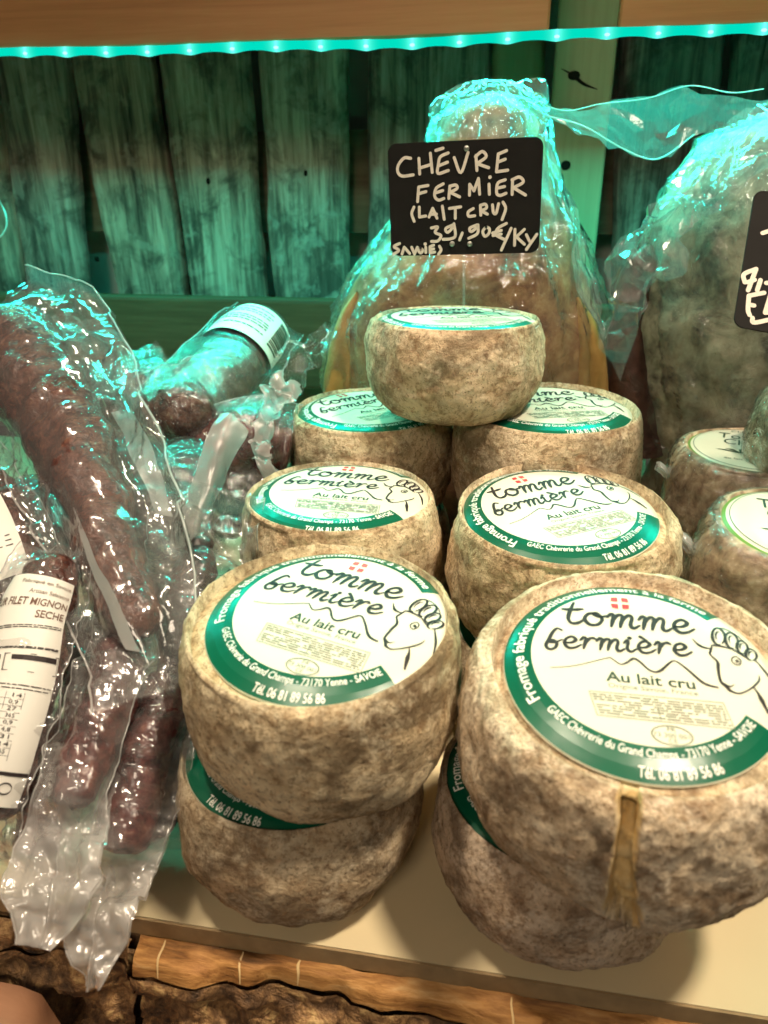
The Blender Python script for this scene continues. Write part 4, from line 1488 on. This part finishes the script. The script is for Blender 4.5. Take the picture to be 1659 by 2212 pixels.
def film_bag(parent, pts, rs, wl, wr, seed, mat='film', up=None, n=90, m=56, amp=0.0050, curl=(0, 0), tail=None, name='vacuum_bag', layers=(1, -1), seams=True):
    """two sheets that hug the tube and meet in flat margins; wl / wr are margins beyond the axis"""
    P, T, Nn, S = frame_along(resample(pts, n), up if up is not None else CAMDIR)
    u = np.linspace(0, 1, n)
    r = np.interp(u, np.linspace(0, 1, len(rs)), rs)
    WL = np.interp(u, np.linspace(0, 1, len(wl)), wl)
    WR = np.interp(u, np.linspace(0, 1, len(wr)), wr)
    WL = WL + 0.002 * vnoise(np.stack([u * 9 + seed, u * 0, u * 0], 1))
    WR = WR + 0.002 * vnoise(np.stack([u * 9 + seed, u * 0 + 7, u * 0], 1))
    objs = []
    V, F = [], []
    for lay in layers:
        off = len(V)
        for i in range(n):
            ss = np.linspace(-WL[i], WR[i], m)
            rr = max(r[i], 1e-4)
            q = np.abs(ss) / rr
            h = np.where(q < 0.8, np.sqrt(np.clip(1 - q * q, 0, 1)), 0.6 * np.exp(-(q - 0.8) * 2.0)) * rr * (0.88 if lay > 0 else 0.8)
            h = h + 0.0011
            mar = np.clip((q - 0.7) / 1.0, 0, 1)
            cu = np.where(ss < 0, curl[0], curl[1]) * np.clip(np.abs(ss) - rr, 0, 1) ** 2 * 20
            A = np.stack([u[i] * 10 + 0 * ss, ss * 55, 0 * ss + seed], 1)
            rip = amp * fbm(A, 3) * (0.35 + mar) + 0.35 * amp * fbm(A * np.array([2.6, 0.8, 1]) + 4, 3)
            hh_ = lay * h + rip + cu + (0.0006 * lay)
            for j in range(m):
                V.append(P[i] + S[i] * ss[j] + Nn[i] * hh_[j])
        F += grid_faces(n, m, False, off)
    o = mesh_obj(name, V, F, M[mat], parent)
    if tail is not None:
        at = o.data.attributes.new('milk', 'FLOAT', 'POINT')
        uu = np.repeat(u, m)
        jj = np.tile(np.linspace(-1, 1, m), n)
        ml = np.clip((uu - tail + 0.10 + 0.05 * np.sin(jj * 5 + seed)) / 0.20, 0, 1) * 0.27 + 0.10 * np.clip((np.abs(jj) - 0.6) / 0.4, 0, 1)
        at.data.foreach_set('value', np.tile(ml, len(layers)))
    if seams:
        A = np.array(V).reshape(len(layers), n, m, 3)[0]
        for j in (0, m - 1):
            v, f = tube(A[:, j] * 0.9 + A[:, j + (1 if j == 0 else -1)] * 0.1, 0.00038 if seams is True else seams, 6)
            mesh_obj('seam_highlight', v, f, M['film_milky'], parent)  # pale tubes put the bright edge highlight on to the bag seam
    return o, (P, T, Nn, S, r)


def tube_patch(parent, fr, u0, u1, f0, f1, lift, mat, name='pack_label', nu=26, nf=22):
    """a paper label bent round a packed tube: x across (angle), y along"""
    P, T, Nn, S, r = fr
    n = len(P)

    def mp(V, extra=0.0):
        u = np.clip(u0 + (u1 - u0) * (1 - V[:, 1]), 0, 0.999) * (n - 1)
        i = u.astype(int)
        t = (u - i)[:, None]
        Pp = P[i] * (1 - t) + P[np.minimum(i + 1, n - 1)] * t
        Nq = Nn[i] * (1 - t) + Nn[np.minimum(i + 1, n - 1)] * t
        Sq = S[i] * (1 - t) + S[np.minimum(i + 1, n - 1)] * t
        rq = (r[i] * (1 - t[:, 0]) + r[np.minimum(i + 1, n - 1)] * t[:, 0])
        a = R_(90) + np.radians(f0 + (f1 - f0) * V[:, 0]) * -1
        rr = rq + lift + extra
        return Pp + Sq * (rr * np.cos(a))[:, None] + Nq * (rr * 0.92 * np.sin(a))[:, None]
    g = np.stack(np.meshgrid(np.linspace(0, 1, nu), np.linspace(0, 1, nf), indexing='ij'), -1).reshape(-1, 2)
    V = mp(g)
    o = mesh_obj(name, V, grid_faces(nu, nf), mat, parent)
    return o, mp


# S = T x N must point to picture right for a tube that runs away from or towards the viewer: checked per pack with sign
def pack(name, label, cat, axis, rs, wl, wr, seed, meat='meat', film='film', amp=0.003, curl=(0, 0), tube_span=(0.0, 1.0), flen=0.0055, up=None, group='vacuum packed dried meats', fr=38, tail=None, seams=True):
    root = empty(name)
    tag(root, label, cat, group)
    A = resample(axis, 60)
    i0, i1 = int(tube_span[0] * 59), int(tube_span[1] * 59)
    lumpy_tube('meat', A[i0:i1 + 1:3], [x * 0.95 for x in rs], M[meat], root, seed, amp, up=up, fr=fr)
    u = np.linspace(0, 1, 60)
    prof_r = np.where((u >= tube_span[0]) & (u <= tube_span[1]), np.interp((u - tube_span[0]) / max(1e-3, tube_span[1] - tube_span[0]), np.linspace(0, 1, len(rs)), rs), 0.0008)
    ker = np.ones(5) / 5
    prof_r = np.convolve(np.pad(prof_r, 2, 'edge'), ker, 'valid')
    o, fr_ = film_bag(root, axis, prof_r, wl, wr, seed, film, amp=flen, curl=curl, up=up, tail=tail, seams=seams)
    return root, fr_


d = at_d
# long piece lying across the pile
pkA, frA = pack('dried_meat_pack', 'long lumpy dried meat in a clear bag slanting across the pile at upper left', 'meat pack',
                [d(-15, 690, .585), d(55, 790, .55), d(130, 920, .51), d(205, 1070, .465), d(258, 1240, .425), d(315, 1400, .395), d(345, 1490, .385)],
                [0.034, 0.037, 0.034, 0.029, 0.025, 0.021, 0.018, 0.013], [0.044, 0.046, 0.046, 0.045, 0.040, 0.034, 0.03], [0.05, 0.075, 0.072, 0.060, 0.055, 0.045, 0.030], 2.0,
                tube_span=(0.06, 0.94), amp=0.0042, curl=(0.6, 0.2), fr=34, seams=0.0007)
# pack with the large white label
pkB, frB = pack('labelled_meat_pack', 'meat pack with a large white printed label at the left edge', 'meat pack',
                [d(140, 1180, .435), d(88, 1320, .415), d(60, 1450, .40), d(15, 1610, .385), d(-30, 1760, .375), d(-60, 1850, .37)],
                [0.013, 0.018, 0.019, 0.019, 0.018, 0.014], [0.026, 0.028, 0.028, 0.026], [0.022, 0.024, 0.023, 0.022], 4.0, tube_span=(0.05, 0.92))
pkB2, frB2 = pack('sausage_pack', 'brown sausage squeezed between the white labelled pack and the red sausage', 'sausage',
                  [d(185, 1490, .425), d(140, 1640, .405), d(95, 1760, .39), d(55, 1880, .38)],
                  [0.012, 0.014, 0.014, 0.012], [0.018, 0.018], [0.018, 0.018], 6.0, tube_span=(0.03, 0.95))
pkC, frC = pack('sausage_pack', 'red sausage in clear film, its milky bag end hanging over the shelf edge', 'sausage',
                [d(285, 1350, .425), d(245, 1470, .405), d(208, 1590, .388), d(172, 1700, .374), d(140, 1800, .362), d(120, 1880, .350), d(112, 1960, .342), d(95, 2045, .338)],
                [0.010, 0.0145, 0.0155, 0.0150, 0.012], [0.020, 0.022, 0.021, 0.020, 0.018, 0.025, 0.026, 0.012], [0.016, 0.019, 0.018, 0.018, 0.016, 0.021, 0.022, 0.004], 8.0,
                meat='meat_red', tube_span=(0.02, 0.66), tail=0.60)
pkD, frD = pack('sausage_pack', 'dark red sausage beside the front left cheese with a pointed bag end below', 'sausage',
                [d(365, 1450, .425), d(335, 1560, .410), d(300, 1680, .397), d(268, 1790, .386), d(240, 1880, .376), d(215, 1960, .362), d(200, 2050, .350), d(190, 2140, .346)],
                [0.012, 0.0155, 0.0165, 0.0160, 0.013], [0.018, 0.019, 0.018, 0.017, 0.015, 0.012, 0.016, 0.004], [0.020, 0.026, 0.027, 0.026, 0.022, 0.020, 0.018, 0.003], 10.0,
                meat='meat_red', tube_span=(0.0, 0.66), tail=0.62)

# the big printed label
lbB, mpB = tube_patch(pkB, frB, 0.16, 0.84, -78, 62, 0.0030, M['pack_label'])
fl = Flat()
fl.text('Fabriqué en Savoie', 0.028, (0.97, 0.955), 'RIGHT', width=0.55)
fl.text('Artisan Salaisons', 0.030, (0.97, 0.905), 'RIGHT', width=0.42)
fl.text('PUR FILET MIGNON', 0.052, (0.98, 0.845), 'RIGHT', bold=0.012, width=0.80)
fl.text('SECHE', 0.052, (0.97, 0.785), 'RIGHT', bold=0.012, width=0.28)
me = fl.mesh('title_lettering', simple('brown_print', (0.16, 0.085, 0.06), 0.6, 0.3), lambda V, e: mpB(V, 0.0003 + e))
link('title_lettering', me, lbB)
fl = Flat()
rr = random.Random(9)
for y in (0.745, 0.735, 0.645, 0.64, 0.48, 0.465):
    x = 0.02
    while x < 0.96:
        w = rr.uniform(0.02, 0.1)
        fl.rect(x, y, min(x + w, 0.97), y + 0.004, 2)
        x += w + 0.012
for (x0, y0, x1, y1) in ((0.02, 0.615, 0.985, 0.618), (0.02, 0.54, 0.985, 0.543), (0.48, 0.54, 0.49, 0.618), (0.985, 0.54, 0.99, 0.618), (0.55, 0.590, 0.97, 0.612), (0.08, 0.590, 0.44, 0.612)):
    fl.rect(x0, y0, x1, y1, 4)
for r_ in range(9):
    y = 0.43 - 0.028 * r_
    fl.rect(0.10, y - 0.008, 0.74, y - 0.0065, 4)
    for x in (0.12, 0.36, 0.62):
        fl.text(rr.choice(['365', '1,2', '27', '0,9', '14', '31', '4,8']), 0.024, (x, y), width=0.08)
for x in (0.10, 0.33, 0.58, 0.74):
    fl.rect(x, 0.18, x + 0.004, 0.45, 1)
fl.rect(0.70, 0.125, 0.99, 0.140, 3)
fl.stroke([(0.80 + 0.06 * math.cos(t), 0.075 + 0.022 * math.sin(t)) for t in np.linspace(0, 6.28, 13)[:-1]], 0.006, 3, closed=True)
me = fl.mesh('small_print', M['ink'], lambda V, e: mpB(V, 0.0003 + e))
link('small_print', me, lbB)

# second labelled pack, higher up at the picture edge
pkE, frE = pack('labelled_meat_pack', 'pack with a tilted white label corner, left of the long dried meat', 'meat pack',
                [d(-90, 980, .53), d(-40, 1080, .50), d(5, 1180, .475), d(45, 1300, .455), d(75, 1400, .45)],
                [0.018, 0.024, 0.026, 0.024, 0.015], [0.03, 0.034, 0.034, 0.03], [0.03, 0.036, 0.036, 0.03], 14.0, meat='meat', tube_span=(0.05, 0.95))
lbE, mpE = tube_patch(pkE, frE, 0.42, 0.80, -80, 50, 0.004, M['pack_label'])
fl = Flat()
fl.stroke([(0.95, 0.86), (0.84, 0.87), (0.83, 0.78), (0.92, 0.74), (0.96, 0.80), (0.85, 0.82)], 0.025, 5)
for y in (0.62, 0.35, 0.3, 0.25):
    fl.rect(0.3, y, 0.92, y + 0.012, 4)
link('small_print', fl.mesh('small_print', M['ink'], lambda V, e: mpE(V, 0.0003 + e)), lbE)

# grey salami with the turquoise lit label at the back
pkF, frF = pack('salami_pack', 'grey salami lying behind with a turquoise lit barcode label', 'salami',
                [d(585, 690, .78), d(545, 735, .745), d(485, 805, .70), d(415, 880, .66), d(340, 945, .62)],
                [0.026, 0.034, 0.034, 0.032, 0.026], [0.040, 0.044, 0.044, 0.040], [0.038, 0.044, 0.044, 0.038], 16.0, meat='salami_grey', tube_span=(0.04, 0.96), amp=0.0015, film='film_tight', flen=0.002)
lbF, mpF = tube_patch(pkF, frF, 0.14, 0.40, -76, 76, 0.0035, M['pack_label'])
fl = Flat()
rr = random.Random(2)
for y in (0.86, 0.74, 0.66, 0.50, 0.43, 0.36, 0.22):
    x = 0.06
    while x < 0.66:
        w = rr.uniform(0.02, 0.07)
        fl.rect(x, y, min(x + w, 0.68), y + 0.025, 2)
        x += w + 0.012
y = 0.15
while y < 0.92:
    h_ = rr.choice([0.015, 0.03, 0.045])
    fl.rect(0.76, y, 0.93, y + h_, 3)
    y += h_ + rr.choice([0.015, 0.03])
link('barcode_print', fl.mesh('barcode_print', M['ink_green'], lambda V, e: mpF(V, 0.0003 + e)), lbF)

pkG, frG = pack('dried_meat_pack', 'glossy dark red meat packs lying against the back left cheese', 'meat pack',
                [d(395, 1010, .60), d(470, 985, .60), d(540, 960, .61), d(640, 975, .62)],
                [0.020, 0.030, 0.034, 0.030], [0.035, 0.04], [0.035, 0.04], 18.0, meat='meat_red', tube_span=(0.05, 0.95), film='film_tight', flen=0.002)
pkG2, frG2 = pack('dried_meat_pack', 'meat slice pack under glittering film in front of the grey salami', 'meat pack',
                  [d(285, 935, .62), d(340, 905, .61), d(400, 885, .60), d(480, 840, .60)],
                  [0.014, 0.024, 0.026, 0.016], [0.03, 0.036, 0.03], [0.035, 0.04, 0.03], 20.0, meat='meat', tube_span=(0.08, 0.92), film='film_tight', flen=0.003)
# crinkled strip and milky flaps among the packs
loft('crinkled_strip', [[d(590, 815, .585), d(565, 880, .57), d(545, 960, .565), d(565, 1050, .555)], [d(640, 830, .59), d(610, 900, .575), d(585, 970, .57), d(600, 1055, .56)]],
     M['film_milky'], pkG, 60, 14, 0.006, 3.0, 110)
loft('bag_flap', [[d(478, 890, .55), d(440, 980, .535), d(395, 1090, .52), d(372, 1180, .51)], [d(510, 895, .545), d(478, 990, .53), d(440, 1090, .515), d(425, 1185, .505)], [d(540, 930, .56), d(500, 1020, .545), d(455, 1120, .53), d(440, 1190, .52)]],
     M['film_milky'], pkG, 34, 18, 0.003, 7.0, 25)
loft('bag_flap', [[d(600, 780, .66), d(650, 730, .66), d(690, 700, .66), d(705, 690, .665)], [d(610, 850, .64), d(660, 830, .64), d(690, 780, .645), d(712, 740, .65)]],
     M['film_wrap'], pkF, 40, 16, 0.010, 5.0, 60)
pkI, frI = pack('dried_meat_pack', 'clear wrinkled pack wedged between the long dried meat and the cheeses', 'meat pack',
                [d(470, 1060, .485), d(440, 1170, .47), d(410, 1290, .45), d(395, 1420, .435), d(385, 1500, .43)],
                [0.006, 0.014, 0.016, 0.016, 0.012], [0.036, 0.034, 0.026, 0.022], [0.032, 0.034, 0.024, 0.02], 22.0, meat='meat_dark', tube_span=(0.25, 0.97), flen=0.0075)
loft('bag_flap', [[d(-30, 690, .62), d(20, 683, .61), d(68, 678, .60)], [d(-30, 760, .60), d(15, 735, .60), d(50, 712, .595)]], M['film_milky'], pkA, 20, 8, 0.002, 2.0)
loft('bag_flap', [[d(70, 728, .585), d(150, 772, .555), d(205, 842, .53), d(242, 893, .515)], [d(150, 690, .60), d(205, 740, .57), d(240, 800, .55), d(262, 885, .52)], [d(225, 688, .60), d(262, 727, .585), d(272, 800, .56), d(293, 878, .53)]],
     M['film_fold'], pkA, 8, 6, 0.010, 4.0, 40, False)
loft('milky_fold', [[d(242, 891, .512), d(285, 990, .487), d(328, 1077, .47), d(345, 1110, .465)], [d(287, 886, .520), d(330, 962, .495), d(365, 1067, .475), d(385, 1120, .47)]], M['film_milky'], pkA, 14, 6, 0.002, 6.0, 30)
loft('milky_fold', [[d(156, 1099, .440), d(187, 1204, .408), d(234, 1317, .382), d(268, 1400, .364)], [d(158, 1096, .440), d(205, 1204, .404), d(252, 1290, .381), d(300, 1405, .362)]], M['film_milky'], pkA, 18, 5, 0.0015, 6.0, 30)
loft('bag_flap', [[d(90, 705, .63), d(140, 680, .63), d(195, 700, .62)], [d(100, 760, .60), d(160, 765, .60), d(215, 770, .60)]], M['film_fold'], pkA, 7, 4, 0.008, 14.0, 40, False)
# dark filler sausages added to make the gaps in the pile near-black
oz = on_z
for k, (lab, ax, r_) in enumerate((
        ('dark filler sausage lying on the shelf left of the middle row of cheeses', [oz(170, 1130, .035), oz(330, 1110, .035), oz(490, 1130, .035)], 0.034),
        ('dark filler sausage lying on the shelf left of the back row of cheeses', [oz(120, 1010, .035), oz(330, 1000, .035), oz(540, 1020, .035)], 0.036),
        ('dark filler sausage lying on the shelf behind the front left cheese', [oz(180, 1290, .035), oz(300, 1260, .035), oz(440, 1240, .035)], 0.034),
        ('dark filler sausage lying on the shelf at the far left edge', [oz(-220, 1230, .035), oz(-60, 1200, .035), oz(120, 1200, .035)], 0.036),
        ('dark filler sausage behind the upper end of the long dried meat', [d(180, 900, .66), d(280, 850, .68), d(380, 800, .70)], 0.026),
        ('dark filler sausage low in the pile between milky flap and long dried meat', [d(300, 1230, .53), d(370, 1100, .56), d(440, 980, .60)], 0.036),
        ('dark filler sausage deep below the white labelled pack', [d(30, 1750, .43), d(150, 1520, .455), d(250, 1330, .48)], 0.030),
        ('dark filler sausage on the shelf beside the lower front cheese', [d(290, 1830, .415), d(330, 1660, .44), d(370, 1480, .47)], 0.024),
        ('dark filler sausage at the far left under the tilted label', [d(-60, 1420, .50), d(40, 1230, .55), d(120, 1050, .60)], 0.04),
        ('dark filler sausage across the back of the pile before the rail', [d(20, 850, .72), d(150, 860, .72), d(300, 880, .70)], 0.03),
        ('dark filler sausage on the shelf under the meat pack by the back left cheese', [d(420, 1120, .60), d(520, 1080, .60), d(600, 1060, .62)], 0.03))):
    root, _ = pack('dark_filler', lab, 'sausage', ax, [r_ * 0.7, r_, r_, r_ * 0.75], [r_ * 1.2, r_ * 1.25], [r_ * 1.2, r_ * 1.25], 30.0 + k, meat='meat_dark', tube_span=(0.04, 0.96), film='film_tight', flen=0.002,
                   group='dark filler sausages low in the pile', seams=False)
